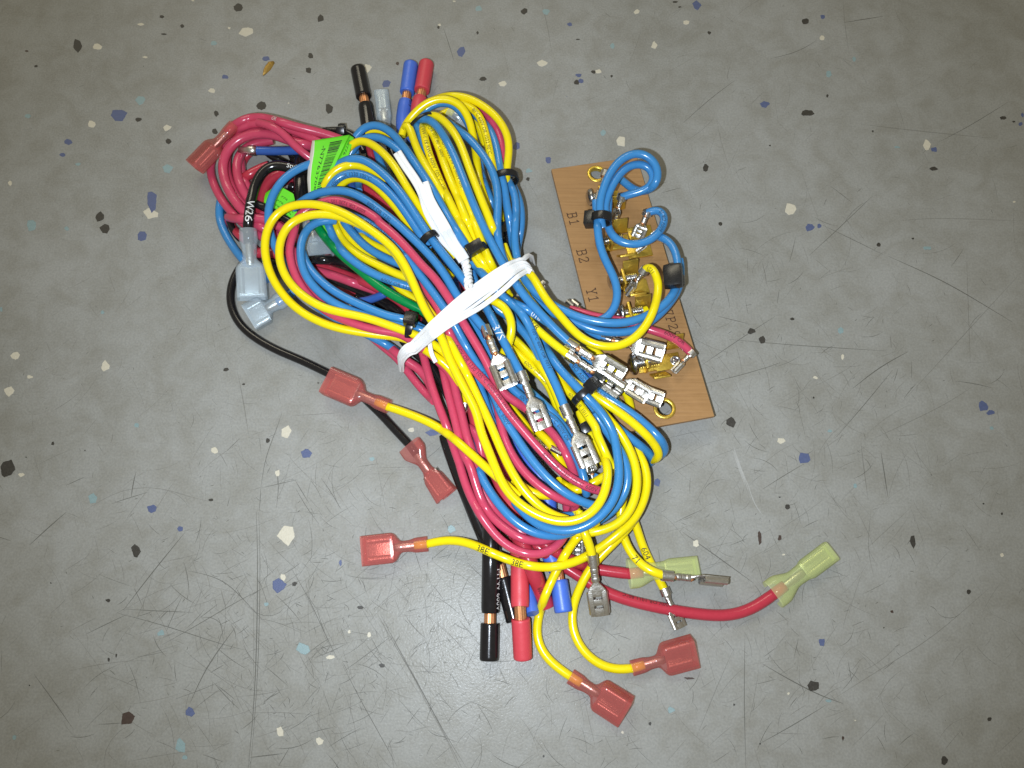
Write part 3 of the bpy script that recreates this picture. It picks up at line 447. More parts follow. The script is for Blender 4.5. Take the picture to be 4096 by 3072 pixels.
W(Y, "G 1440,1000,12 1450,1080,13 1490,1180,14 1530,1280,13 1550,1380,11", label='yellow wire ending in the dull terminal that points straight down over the red wire', end=('bare', "H 1580,650,4", 180))
W(Y, "G 1800,880,8 1775,960,8 1770,1060,8 1790,1180,7 1830,1290,6 1900,1390,6 2000,1470,6 2100,1510,6 2145,1515,6", label='yellow wire ending in the sideways terminal above a lime connector', end=('bare', "I 1215,555,5", 80), text=[('71', .62, 2.6, 'ink_black', 0, 1)])
W(Y, "G 1840,980,7 1900,1110,5 1940,1250,3 2000,1380,2.4 2060,1500,2 I 700,585,2 725,635,2", label='yellow wire ending in the terminal half covered by the long red wire', end=('bare', "I 850,930,1.8", 150), text=[('604', .45, 2.6, 'ink_black', 0, 1)])
W(Y, "K 200,800,13 330,910,14 500,1020,14 700,1062,14 900,1000,14 1000,960,13", label='low_y')
W(Y, "K 860,820,13 980,930,13 1100,990,13 1230,960,13 1300,890,13 1400,845,13 1530,760,14 1620,700,14 1720,640,12", label='low_y')
W(Y, "K 560,100,13 680,200,13 800,350,13 900,540,13 1000,700,13 1100,860,12", label='low_y')
W(Y, "G 830,80,12 920,200,12 1010,300,12 1060,400,12", label='low_y')
W(Y, "G 1400,960,9 1440,1030,10 1500,1100,10", label='low_y')
W(B, "E 820,690,16 900,800,16 1000,1000,16 1100,1150,16 1200,1330,16 1350,1450,16 1500,1560,16 G 1230,240,15 1340,400,15 1430,580,15 1480,720,14 1500,860,13", label='low_b', text=[('600V OR 1011 80°C 600V OR', .45, 1.7, 'ink_black', 0, 1)])
W(B, "E 1200,1230,14 1340,1340,14 1480,1460,14 1600,1580,14 G 1300,300,14 1400,420,14 1460,540,13", label='low_b')
W(B, "E 1040,600,14 1150,680,14 1300,800,13 1420,930,13", label='low_b')
W(B, "E 860,1130,15 890,1230,16 950,1380,16 1000,1540,16 G 700,200,15 770,330,15 800,450,14", label='low_b')
W(B, "G 640,0,14 700,100,14 760,240,14 790,400,13", label='low_b')
W(B, "E 1680,1270,12 1900,1420,12 F 900,980,14 1000,1080,13 1080,1180,12", label='low_b')
W(N_, "F 660,790,15 780,900,15 900,1030,14 1010,1130,13", label='dark blue wire passing under the black tie below the terminal row')
W(B, "K 1330,700,10 1340,820,10 1300,880,10", label='low_b')
W(Y, "F 780,620,9 900,720,10 1000,860,10 1080,980,9 1140,1080,8 1160,1200,7", label='yellow wire crossing the brown board behind the terminal row')
W(B, "F 760,480,12 860,540,12 940,565,12", label='blue wire with a silver terminal resting on the lowest brass lug', end=('bare', "F 1450,700,14.5", 5))
W(B, "G 480,300,8 560,420,9 600,560,10 650,705,12 725,840,14 820,970,15 940,1092,15 1080,1170,15 1230,1198,14 1350,1180,13 1440,1130,11", label='blue wire in the low bend over the heavy red cable')
W(B, "G 900,850,9 980,940,9 1100,1010,9 1250,1040,9 1400,1030,9", label='low_b', text=[('OR 1032 90°C', .3, 1.7, 'ink_black', 0, 1)])
W(R_, "E 1000,1180,15 1050,1400,15 G 760,60,15 800,230,15 830,390,15 880,505,15 965,640,15 1075,755,15 1205,855,15 1335,920,14 1450,930,12 K 1130,1140,11 1080,1240,9 1050,1330,7", label='red wire dipping to a cut end inside the lower loops')
W(R_, "K 980,1150,6 1000,1250,5 1010,1330,4", r=1.5, label='low_r')
# --- red runs along the left edge
W(R_, "D 1560,1030,5 1640,1090,5 1800,1200,6 1950,1330,6 P 700,1540,6 830,1655,6 M 1600,430,5 1740,800,5", r=1.5, label='red wire slanting out from under the square tie head beneath the other red wires')
W(R_, "P 690,1180,9 780,1340,10 M 1480,0,10 1560,300,10 1680,650,11 1800,950,11 1900,1250,11 2010,1560,11 G 475,600,11 535,800,11 620,980,12 720,1130,12 830,1250,12 950,1320,12 1080,1350,12 1200,1322,12 1300,1240,11 1345,1150,10 1370,1020,8", label='red wire making the lowest red bend over the cut cables')
W(R_, "E 430,1010,12 M 1700,-60,12 1750,150,12 1800,380,12 1880,700,12 1970,1050,12 2060,1420,12 G 545,570,13 600,750,13 660,920,12 740,1045,11 850,1135,11 960,1212,10 1080,1240,10 1200,1228,10 1290,1190,9", label='red wire in the second red bend from below')
W(R_, "E 560,1100,13 M 1870,170,13 1930,440,13 2030,820,13 2120,1200,12 G 580,500,12 620,690,11 690,880,10 780,1000,9 900,1110,8 1010,1185,8", label='low_r')
W(R_, "D 1560,1040,4 1720,1180,4 1870,1300,4 E 250,1130,4 330,1240,4 430,1360,4 520,1450,5", label='red wire printed 600V OR at the floor under the twist tie end', text=[('600V OR 10', .5, 1.8, 'ink_black', 15, -1)])
W(K_, "D 1900,1130,6 2050,1280,6 E 500,1130,6 580,1270,6 700,1480,6", label='ub_k')
W(R_, "G 480,330,8 560,300,8 640,420,7 660,560,6", r=1.5, label='low_r')
W(RD, "D 1050,440,6 1300,515,7 1500,590,8 1700,680,8 1900,800,7 2050,960,6", r=1.5, label='ub_r')
W(R_, "D 1080,500,7 1300,560,8 1500,635,8 1700,700,7 1850,760,6", r=1.5, label='ub_r')
W(K_, "D 600,430,4 800,440,5 1100,420,9 1300,425,9 1450,470,8 1600,560,6 1750,640,5", r=1.5, label='black wire glinting below the clear connector inside the loops')
W(RD, "D 1350,640,3 1500,740,3 1650,900,3 1850,880,4 1950,960,4", r=1.6, label='ub_r')
W(K_, "D 1250,560,3 1450,640,4 1600,700,4 1750,800,4 1900,920,4", r=2.2, label='ub_k')
W(K_, "D 1500,740,3 1700,870,3 1880,1000,3 2100,1200,3", r=2.2, label='ub_k')
# --- red coil, upper left
W(R_, "A 1450,830,9 1300,770,11 1150,725,12 1000,690,13 880,655,13 750,615,13 620,592,12 520,605,11 450,640,10 415,665,9", r=1.55, label='red wire of the coil that ends in the pink connector beside the coil', end=('pink', "A 60,1035,7", 72), text=[('OR', .62, 2.0, 'ink_white', -25, -1)])
W(R_, "A 1300,900,9 1150,800,11 1000,740,12 880,690,13 750,660,13 620,650,12 500,672,10 400,740,7 280,860,4 200,1000,3 205,1100,3 245,1220,3 320,1350,4 420,1470,5 540,1570,6 D 650,210,6 750,280,6", r=1.45, label='coil_r')
W(R_, "A 1250,870,7 1080,850,9 900,800,10 750,745,10 600,740,10 460,785,9 355,880,8 312,1000,7 322,1130,7 375,1260,7 450,1375,7 540,1470,7 650,1540,7 D 780,160,7 900,230,6", r=1.7, label='coil_r')
W(R_, "A 1180,850,7 1050,800,8 900,765,9 760,705,9 620,697,9 500,730,8 410,805,7 352,900,6 345,1050,5 378,1180,5 440,1300,5 530,1400,5 640,1480,5", r=1.5, label='red wire stacked between the outer and middle turns of the coil')
W(R_, "A 470,960,4 480,1110,5 550,1250,5 650,1360,5 760,1440,5 880,1500,5", r=1.6, label='red wire against the innermost turn of the coil')
W(RD, "A 930,1130,5 800,1180,5 720,1290,5 690,1410,5", r=1.7, label='dark red wire under the thick bulging one beside the W26 wire')
W(R_, "A 620,640,14 760,680,15 860,750,15 930,830,14 1010,900,13 1090,960,11", r=1.4, label='red wire crossing over the coil towards the barcode label')
W(R_, "A 760,800,6 640,815,6 530,850,6 455,930,6 432,1050,6 460,1180,6 530,1310,6 630,1410,6 760,1490,6 880,1560,6", r=1.6, label='coil_r')
W(RD, "A 720,830,3 600,870,3 500,950,3 470,1060,3 520,1180,3 620,1300,4 720,1380,4", r=1.5, label='coil_r')
W(RD, "A 960,1060,8 860,1075,8 760,1115,8 680,1210,8 640,1320,7 640,1420,6", r=1.8, label='coil_r')
W(RD, "A 720,1020,6 620,1060,6 500,1130,5 420,1200,4", r=1.7, label='coil_r')
W(R_, "A 360,1480,4 480,1500,8 620,1480,8 760,1530,8 900,1620,7 D 1000,250,6", r=1.6, label='coil_r')
W(R_, "D 500,80,7 620,110,7 760,190,7 880,280,6 1000,380,5", r=1.6, label='coil_r')
W(RD, "A 360,1500,2 400,1580,2 D 480,220,2 560,280,3 620,360,3", r=1.5, label='coil_r', text=())
W(RD, "D 600,360,6 700,350,6 820,370,6 900,400,5", r=1.8, label='coil_r')
W(B, "A 300,1310,3 278,1400,2 285,1500,2 320,1600,2 D 380,270,2 440,355,2 500,430,2 600,520,2 720,600,2", r=1.45, label='blue wire peeking out on the floor from under the red coil')
W(K_, "A 350,1380,2 370,1530,2 D 420,190,2 470,240,2", r=1.2, label='coil_r'.replace('coil_r','black wire hugging the outside of the red coil'))
W(N_, "A 1050,885,9 950,890,9 800,893,8 680,893,7 580,890,7", r=1.55, label='dark blue wire with a silver crimp lying inside the red coil', end=('ferrule', "A 450,885,6", 0), text=[('8 0', .12, 2.6, 'ink_white', -10, -1)])
W(K_, "A 700,905,5 780,960,5 860,1000,5 940,1030,5", r=1.4, label='black wire crossing behind the dark blue wire')
W(K_, "A 1060,1060,9 980,1060,11 900,1045,12 800,1010,13 710,1035,13 640,1105,13 590,1215,12 563,1330,11 545,1450,10 535,1590,9", r=1.75, label='black wire printed W26 ending in the upper clear connector', end=('clear', "D 575,765,7", 0), text=[('W26', .76, 3.6, 'ink_white', 0, 1), ('Style', .24, 2.2, 'ink_white', -25, -1)])
W(K_, "A 1080,830,6 1010,900,8 1000,1000,9 1000,1120,9 1000,1250,9 1020,1380,7", r=2.4, label='thick black wire standing between the two green labels')
W(K_, "A 900,880,4 940,960,5 980,1120,6 960,1240,7 900,1200,6", r=1.4, label='black wire looped tightly beside the dark blue wire')
W(K_, "A 420,1230,2.5 520,1310,4 600,1360,9 700,1400,9 850,1490,9 940,1540,9", r=1.4, label='black wire threaded under the small green label')
W(K_, "D 620,300,1.6 500,440,1.6 430,535,1.6 385,660,1.6 377,780,1.6 412,905,1.6 485,1015,1.6 600,1110,1.6 800,1222,1.6 1000,1305,1.6 1270,1435,1.5 1400,1500,1.5 M 750,690,1.5 850,785,1.5 1000,955,1.5 1130,1090,1.5 1245,1215,1.8", r=1.4, label='black wire arcing over bare floor to a flared pink connector', end=('pinkflare', "H 0,0,0", 0))
WIRES[-1]['end'] = ('pinkflare', "O 965,1072,1.8", 20)
W(Y, "M 935,655,6 1050,690,6 1200,745,7 1500,865,9 1750,1005,11 2000,1205,13 G 450,425,14 600,558,15 720,668,16 800,735,17 870,800,17 960,880,16", label='yellow wire running over the red wires to the pink connector on the black wire', start=('pink', "O 707,823,3.6", 8))
# --- second clear connector, box connector inside the loops, clear sleeve at top
W(B, "D 1150,560,3 1000,650,3 900,720,3 850,765,3", r=1.5, label='blue wire hidden under the loops with the lower clear connector', end=('clear', "D 550,935,2.5", 14))
W(RD, "J 860,640,6 870,760,7 890,860,8", r=1.5, label='red wire leading into the clear box connector inside the loops', end=('clear', "J 1020,1420,9", -8))
W(K_, "A 1830,980,4 1790,840,4 1755,700,4", r=1.4, label='black wire leading into the clear sleeve between the cable ends', end=('clearlong', "A 1715,380,3", 0))
W(Y, "B 1060,330,8 1120,240,8 1215,205,8", r=1.35, label='yellow wire ending in the clear connector inside the top bend', end=('clear', "B 1400,350,7", 0))
W(K_, "A 1560,900,6 1480,760,6 1400,718,6 1300,710,6 1200,715,5", r=1.2, label='thin black wire held by the small tie above the barcode label')
# --- brown board wires
W(B, "C 800,800,15 775,700,17 765,620,18 790,490,19 845,345,20 925,222,21 1020,152,22 1130,132,22 1230,182,22 1290,275,21 1288,385,19 1225,465,16 1130,488,14 1040,440,12 960,370,10 880,320,9 820,320,8", label='blue wire forming the large loop above the B1 terminal', end=('bare', "C 730,600,5", 90), rigid=True)
W(B, "C 850,780,13 820,690,15 810,610,17 855,480,18 925,352,19 1005,262,19 1100,228,19 1200,245,19 1255,325,18 1248,415,17 1180,468,16 1085,492,15 1005,510,14 965,528,13", label='blue wire forming the smaller loop above the B1 terminal', end=('bare', "C 895,740,5", 65), rigid=True)
W(B, "C 850,500,15 850,600,15 840,690,14 835,775,14 870,862,14 960,932,14 1080,952,14 1200,922,14 1300,842,14 1352,742,14 1345,662,14 1290,626,14 1225,640,13 1190,668,12", label='blue wire hooked around to the upper B2 terminal', end=('bare', "C 1100,890,4", 10), text=[('600V OR 10', .70, 1.8, 'ink_black', 0, 1)], rigid=True)
W(B, "C 735,560,16 745,650,16 748,735,16 762,900,15 800,1042,15 872,1182,15 922,1302,15 930,1420,15 900,1530,14 830,1600,13 F 940,395,13 820,420,12 700,440,12", label='blue wire hanging from the black clip on the brown board back to the bundle', rigid=True)
W(R_, "F 620,300,9 740,340,10 900,380,11 1050,395,11 1180,430,12 1340,490,13 1480,530,13 1600,600,12 1690,690,10", label='red wire crossing the brown board to the lowest brass lug', end=('bare', "F 1530,860,5", 75), text=[('600V OR', .74, 1.9, 'ink_black', 30, 1)], rigid=True)
W(Y, "F 1080,400,9 1200,350,9 1300,300,8", r=1.2, label='yellow wire under the blue wires at the fourth brass lug', rigid=True)
# --- red wires with lime connectors
W(RD, "G 960,1180,5 1100,1270,4 1250,1395,3 1400,1490,2 I 60,530,1.7 200,618,1.7 400,698,1.7 700,770,1.7 1000,818,1.7 1200,830,1.7 1350,802,1.8 1480,740,2 1590,662,2.4", r=1.75, label='long red wire curving out over bare floor to a lime connector', end=('lime', "I 2060,310,3", 10), text=[('600V OR 1011 80°C', .62, 1.8, 'ink_black', 45, -1)])
W(RD, "G 1150,1250,7 1350,1380,5 1500,1430,3.5 I 60,430,3 200,462,3 430,492,3", r=1.75, label='short dark red wire ending in a lime connector under two yellow wires', end=('lime', "I 985,440,2.8", -10))
W(B, "F 560,640,11 700,720,13 820,790,14 930,850,15", label='blue wire leading to the third terminal of the row beside the brown board', end=('bare', "F 1310,1080,17", -4))
W(Y, "F 700,820,10 860,880,11 1030,960,13", label='yellow wire leading to the last terminal of the row beside the eyelet', end=('bare', "F 1440,1110,15", 0))
# --- loose terminals in the lower loops
W(K_, "G 1330,880,3 1360,1000,3 1420,1100,3", r=1.3, label='black wire ending in the terminal behind the lower yellow loops', end=('bare', "H 1440,280,4", 0))
W(N_, "G 1000,380,11 1100,440,12", r=1.3, label='dark blue wire with a terminal tucked under the red wires', end=('bare', "G 1310,560,13", 60))
W(Y, "G 520,40,9 520,150,8", r=1.2, label='yellow wire with a terminal squeezed between the red and yellow runs', end=('bare', "G 470,410,7", 30))
W(B, "G 1560,760,10 1590,700,11", r=1.2, label='blue wire with a terminal poking out below the flat terminal', start=('bare', "G 1520,610,12", 30))
W(B, "E 1430,480,8 1490,560,8", r=1.2, label='blue wire leading to the terminal in front of the board edge', start=('bare', "F 395,80,8", 70))
W(R_, "F 860,420,7 760,350,7", r=1.2, label='red wire with a terminal touching the edge of the brown board', end=('bare', "F 610,230,6", 70))
# --- heavy cables with stripped ends
W('black_pvc', "A 1574,490,3.5 1592,600,4 1620,800,4 O 890,640,4 980,860,4 G 722,480,4 722,800,4 H 892,100,3.6 886,632,3", r=2.75, label='thick black cable with copper bared near both of its ends', start=('cut', "A 1508,165,3", 0), end=('cut', "H 879,938,2.8", 0), text=[('MTW 600V', .93, 2.6, 'ink_white', 62, 1)])
W('cable_blue', "A 1932,455,3.5 1908,680,4 O 945,500,5 1020,760,5 K 330,330,5 490,600,5 640,830,4.5 720,1180,4 H 1240,200,3.5 1312,372,3", r=2.65, label='thick blue cable with copper bared near both of its ends', start=('cut', "A 1978,122,3", 0), end=('cut', "H 1350,632,2.8", 0), text=[('AWG', .02, 2.2, 'ink_black', 40, -1)])
W('cable_red', "A 2060,435,3.5 2035,560,4 O 970,420,5 1010,700,5 1030,900,5 G 875,900,4.5 925,1100,4 H 1066,200,3.4 1075,598,3", r=2.75, label='thick red cable with copper bared near both of its ends', start=('cut', "A 2116,118,3", 0), end=('cut', "H 1093,926,2.8", 0))
W('black_pvc', "G 370,380,3 400,480,3 480,700,3 560,900,3 640,1100,3 H 900,250,2.8 950,335,2.8", r=2.5, label='second thick black cable slanting behind the first one', end=('cut', "H 1040,690,2.7", 0))
W('red_pvc', "G 880,1050,7 H 1100,220,6 1135,310,4 1188,450,3 1250,598,2.7", r=2.4, label='dark red cable end cut short behind the thick red cable', text=[('600V', .72, 2.2, 'ink_black', 0, 1)])
W('cable_blue', "H 1080,300,2.7 1120,470,2.7 1152,640,2.6", r=2.2, label='blue cable end showing between the two red cables')

# ------------------------------------------------------------------ board plane
BC = np.array([[14.083,155.705,3.09],[44.987,161.66,1.8],[64.177,63.363,7.817],[33.272,57.408,9.108]])
BX = norm(BC[1]-BC[0]); BY = norm(BC[0]-BC[3]); BZ = norm(np.cross(BX, BY)); BO = BC.mean(0)
def boardz(P): return BO[2]-((P[...,0]-BO[0])*BZ[0]+(P[...,1]-BO[1])*BZ[1])/BZ[2]
def onboard(P, mg=0):
    d = P-BO; return (np.abs((d*BX).sum(-1)) < 15.75+mg) & (np.abs((d*BY).sum(-1)) < 50.2+mg)
def bat(v, x, y, dz=0):
    h = 5.0
    for _ in range(6): h = float(boardz(at(v, x, y, h)))+dz
    return at(v, x, y, h)

# ------------------------------------------------------------------ let the runs settle: they may not pass through one another (heights only, along the view rays)
TAILR = dict(bare=1.7, pink=2.25, pinkflare=1.9, lime=2.3, clear=2.25, clearlong=2.2, cut=2.6, ferrule=1.5)
for wi in WIRES:
    R = spline(wi['q']); rr_ = np.full(len(R), wi['r']); wi['i0'], wi['i1'] = 0, len(R)
    if wi['end']:
        t = parse(wi['end'][1])[0]; k = 14; tl = R[-1]+(t-R[-1])*np.linspace(1/k, 1, k)[:,None]
        R = np.concatenate([R, tl]); rr_ = np.r_[rr_, np.full(k, TAILR[wi['end'][0]])]
    if wi['start']:
        t = parse(wi['start'][1])[0]; k = 14; tl = (R[0]+(t-R[0])*np.linspace(1/k, 1, k)[:,None])[::-1]
        R = np.concatenate([tl, R]); rr_ = np.r_[np.full(k, TAILR[wi['start'][0]]), rr_]; wi['i0'] += k; wi['i1'] += k
    wi['R'] = R; wi['rr'] = rr_
ALL = np.concatenate([wi['R'] for wi in WIRES]); RAD = np.concatenate([wi['rr'] for wi in WIRES]); WID = np.concatenate([np.full(len(wi['R']), i) for i, wi in enumerate(WIRES)])
OFF = np.r_[0, np.cumsum([len(wi['R']) for wi in WIRES])]; IDX = np.arange(len(ALL))
REF = unproj(ALL[:,:2], np.full(len(ALL), 12.0))[:,:2]; H0 = ALL[:,2].copy()
cell = {}
CS = 6.0
for i, k in enumerate(map(tuple, np.floor(REF/CS).astype(int))): cell.setdefault(k, []).append(i)
pi, pj = [], []
for (a, b), L in cell.items():
    L = np.array(L)
    for da, db in ((0,0),(1,0),(0,1),(1,1),(1,-1)):
        M = cell.get((a+da, b+db))
        if M is None: continue
        M = np.array(M); I, Jx = np.meshgrid(L, M, indexing='ij')
        ok = ((WID[I] != WID[Jx]) | (np.abs(I-Jx) > 12)) & (np.linalg.norm(REF[I]-REF[Jx], axis=-1) < (RAD[I]+RAD[Jx])*0.97)
        if (da, db) == (0,0): ok &= I < Jx
        pi.append(I[ok]); pj.append(Jx[ok])
pi = np.concatenate(pi); pj = np.concatenate(pj)
dd = np.linalg.norm(REF[pi]-REF[pj], axis=1); need = np.sqrt(np.maximum((RAD[pi]+RAD[pj])**2-dd**2, 0))*0.97
sg = np.where(H0[pi]-H0[pj] + 1e-3*(WID[pi]-WID[pj]) >= 0, 1.0, -1.0)
Wp = unproj(ALL[:,:2], H0); bz = boardz(Wp); overb = onboard(Wp, 1.0) & (H0 > bz-2.5)
h = H0.copy()
for it in range(70):
    pen = need-sg*(h[pi]-h[pj]); ac = pen > 0
    dv = np.where(ac, np.minimum(pen, 2.0)*0.5, 0)*sg
    acc = np.zeros(len(h)); cnt = np.zeros(len(h))
    np.add.at(acc, pi, dv); np.add.at(acc, pj, -dv); np.add.at(cnt, pi, ac); np.add.at(cnt, pj, ac)
    h = h+acc/np.maximum(cnt, 1)*0.8+(H0-h)*0.015
    h = np.maximum(h, np.where(overb, bz+RAD+0.05, RAD))
    for a, b in zip(OFF[:-1], OFF[1:]):
        s_ = h[a:b]; s_[1:-1] = s_[1:-1]*0.6+(s_[:-2]+s_[2:])*0.2; h[a:b] = s_
    h = np.maximum(h, np.where(overb, bz+RAD*0.9, RAD))
POS = unproj(ALL[:,:2], h)
for i, wi in enumerate(WIRES): wi['P'] = POS[OFF[i]:OFF[i+1]]
def top_at(p, rad=2.2, lo=0.0):
    q = unproj(np.array(p, float), np.array(12.0))[:2]; k = np.linalg.norm(REF-q, axis=1) < rad
    return float((h[k]+RAD[k]).max()) if k.any() else lo

# ------------------------------------------------------------------ connectors
def cprof(cy, cz, Ro, t, a0, a1, n=9):
    a = np.radians(np.linspace(a0, a1, n)); o = np.stack([cy+Ro*np.cos(a), cz+Ro*np.sin(a)], 1); i = np.stack([cy+(Ro-t)*np.cos(a), cz+(Ro-t)*np.sin(a)], 1)[::-1]
    return np.concatenate([o, i])
def extr(poly, xs, fr, tilt=0.0):
    P0, d, s, u = fr; V = []; n = len(poly)
    for x in xs: V += [P0+d*x+s*y+u*z for y, z in poly]
    F = [(i*n+j, i*n+(j+1) % n, (i+1)*n+(j+1) % n, (i+1)*n+j) for i in range(len(xs)-1) for j in range(n)]
    F += [tuple(range(n-1,-1,-1)), tuple(range((len(xs)-1)*n, len(xs)*n))]
    return np.array(V), F
def frame(P0, P1, roll):
    d, s, u = basis(P1-P0, CAM-P0); a = math.radians(roll)
    return np.asarray(P0, float), d, s*math.cos(a)+u*math.sin(a), u*math.cos(a)-s*math.sin(a), float(np.linalg.norm(P1-P0))
def bare(T, P0, P1, roll, rw, parent=None):
    P0, d, s, u, L = frame(P0, P1, roll); k = max(0.75, min(1.15, L/18)); X = lambda q: q*L/18; fr = (P0, d, s, u)
    q_ = 0.86; g = lambda x, y=0, z=0: P0+d*X(x)+s*y*k*q_+u*z*k
    parts = []
    for (x0, x1, y0, y1) in ((9.8,11.7,-1.6,1.6),(12.6,14.5,-1.6,1.6),(15.4,18,-1.6,1.6),(9.8,17.9,-3.15,-1.62),(9.8,17.9,1.62,3.15)):
        parts.append(bbox(g((x0+x1)/2, (y0+y1)/2, -0.72), d, s, u, X(x1-x0)/2, (y1-y0)/2*k*q_, 0.18, 0.06))
    for sg_ in (1, -1):
        c = cprof(2.15, 0.28, 1.1, 0.32, -115, 205); c = c*k
        if sg_ < 0: c = c*np.array([-1,1]); c = c[::-1]
        parts.append(extr(c, [X(10.6), X(14), X(17.5)], fr))
    st = np.array([(6.8,1.0,0.75,-0.1),(7.6,1.25,0.6,-0.25),(8.6,2.3,0.38,-0.5),(9.6,3.15,0.26,-0.68),(10.3,3.25,0.2,-0.72)])
    parts.append(sweep([g(q[0], 0, q[3]) for q in st], st[:,1]*k*q_, st[:,2]*k, 16, 3.0, ref=u))
    V, F = join(*parts)
    body = T.part('terminal', V, F, 'tin', parent, True, 35)
    ri = rw+0.32
    V, F = join(extr(cprof(0, 0, ri, 0.3, -262, 78, 16), [X(-1.6), X(0.2), X(1.9)], fr), sweep([g(1.8,0,-0.5), g(2.4,0,-.35), g(3.1,0,-.2)], [ri*0.8*1.0, 1.1, 1.05], [0.5,.6,.75], 14, 2.5, ref=u))
    T.part('insulation_crimp', V, F, 'tin', body, True, 35)
    xs = np.linspace(2.9, 7.0, 19); rr2 = 1.08+0.09*np.cos(np.clip((xs-4.1)/1.7, 0, 1)*6.283*3)
    V, F = sweep([g(x, 0, 0) for x in xs], rr2*k*1.08, rr2*k*0.92, 14, 2.4, ref=u)
    T.part('wire_crimp', V, F, 'tin', body)
    V, F = join(sweep([g(1.4), g(2.2), g(3.1)], [.95,.8,.75], None, 16, 2, ref=u, bumps=8, depth=0.08), sweep([g(6.8,0,.25), g(7.4,0,.25), g(8.1,0,.05)], [.75,.75,.5], None, 16, 2, ref=u, bumps=8, depth=0.08))
    T.part('copper_strands', V, F, 'copper', body)
SLEEVE = dict(
 pink=('pink_sleeve', [(0,2.35,2.15,2),(.19,2.3,2.1,2),(.28,1.75,1.7,2.2),(.42,1.75,1.7,2.2),(.48,3.9,2.3,5),(.53,4.6,2.55,9),(1,4.6,2.55,11)]),
 pinkflare=('pink_sleeve', [(0,4.1,1.9,3),(.15,4.2,1.9,3),(.34,1.75,1.6,2),(.5,1.75,1.6,2.2),(.64,3.3,1.75,4),(1,3.9,1.8,6)]),
 lime=('lime_sleeve', [(0,4.6,2.7,2.6),(.14,4.6,2.6,2.6),(.34,2.6,2.1,2.5),(.52,2.7,2.1,3),(.57,3.3,2.1,4),(1,3.3,2.0,5)]),
 clear=('clear_sleeve', [(0,2.9,2.5,2),(.16,3.1,2.6,2),(.22,2.6,2.4,2),(.44,2.2,2.1,2),(.5,3.9,2.5,4),(.56,4.8,2.6,7),(1,4.9,2.6,9)]),
 clearlong=('clear_sleeve', [(0,2.2,2.0,3),(.1,2.0,1.9,3),(.25,2.2,1.9,3),(.3,2.7,2.0,4),(1,2.7,2.0,5)]))
def sleeve(T, kind, P0, P1, roll, rw, wc):
    P0, d, s, u, L = frame(P0, P1, roll); m, st = SLEEVE[kind]; st = np.array(st)
    q = np.linspace(0, 1, 34); a, b, e = [np.interp(q, st[:,0], st[:,j]) for j in (1,2,3)]
    for arr in (a, b, e): arr[1:-1] = arr[1:-1]*0.5+(arr[:-2]+arr[2:])*0.25
    C = np.array([P0+d*L*x for x in q])
    Vo, Fo = sweep(C, a, b, 26, e, ref=u, caps=False)
    j = q > 0.5
    Vi, Fi = sweep(C[j], a[j]-0.6, b[j]-0.6, 26, e[j], ref=u, caps=False)
    n = 26; no = len(Vo); lo = no-n; li = len(Vo)+len(Vi)-n
    V = np.concatenate([Vo, Vi]); F = Fo+[tuple(i+no for i in f[::-1]) for f in Fi]+[(lo+i, lo+(i+1) % n, li+(i+1) % n, li+i) for i in range(n)]
    sl = T.part('connector_sleeve', V, F, m, None, True, 40)
    g = lambda x, y=0, z=0: P0+d*L*x+s*y+u*z
    T.part('wire_end', *sweep([g(-.02), g(.1), g(.2)], rw*0.98, None, 12, 2, ref=u), wc, sl)
    w2 = a[-1]-1.0
    parts = [sweep([g(.2), g(.3), g(.46), g(.52)], [1.2,1.35,1.35,1.0], [1.1,1.2,1.2,.8], 14, 2.3, ref=u), bbox(g(.74,0,-.75), d, s, u, L*.2, w2, .2, .06)]
    for sg_ in (1,-1): parts.append(sweep([g(.56, sg_*(w2-.8), 0), g(.75, sg_*(w2-.8), 0), g(.92, sg_*(w2-.8), 0)], 0.95, 0.85, 12, 2, ref=u))
    T.part('metal_insert', *join(*parts), 'tin', sl, True, 40)
def cut(T, P0, P1, rw, c):
    d = norm(P1-P0); L = float(np.linalg.norm(P1-P0)); u = CAM-P0; g = lambda x: P0+d*x
    gap = L*0.22
    T.part('copper_core', *sweep([g(x) for x in np.linspace(-1.5, gap+1.5, 8)], rw*0.62, None, 44, 2, ref=u, bumps=11, depth=0.05), 'copper')
    ra = rw*1.03; xs = np.r_[gap, gap+.25, gap+.8, np.linspace(gap+2, L-1.2, 6), L-.6, L-.2, L]; rs = np.full(len(xs), ra); rs[0] = ra*.93; rs[-1] = ra*.88; rs[-2] = ra*.96
    T.part('insulation_tip', *sweep([g(x) for x in xs], rs, None, 22, 2, ref=u), c, None, True, 50)
def wtext(P, r, s, frac, size, phi, flip, wr=None):
    V2, F = glyphs(s, size); T_, U_, W_ = frames(P); d = np.r_[0, np.cumsum(np.linalg.norm(np.diff(P, axis=0), axis=1))]
    x = d[-1]*frac+flip*V2[:,0]; y = flip*(V2[:,1]-0.35*size); ok_ = np.ones(len(x), bool)
    x = np.clip(x, 0.2, d[-1]-0.2); it = lambda A: np.stack([np.interp(x, d, A[:,k]) for k in range(3)], 1)
    p, U2, W2 = it(P), norm(it(U_)), norm(it(W_)); f = y/r+math.radians(phi)
    return p+(r+0.06)*(np.cos(f)[:,None]*U2-np.sin(f)[:,None]*W2), F
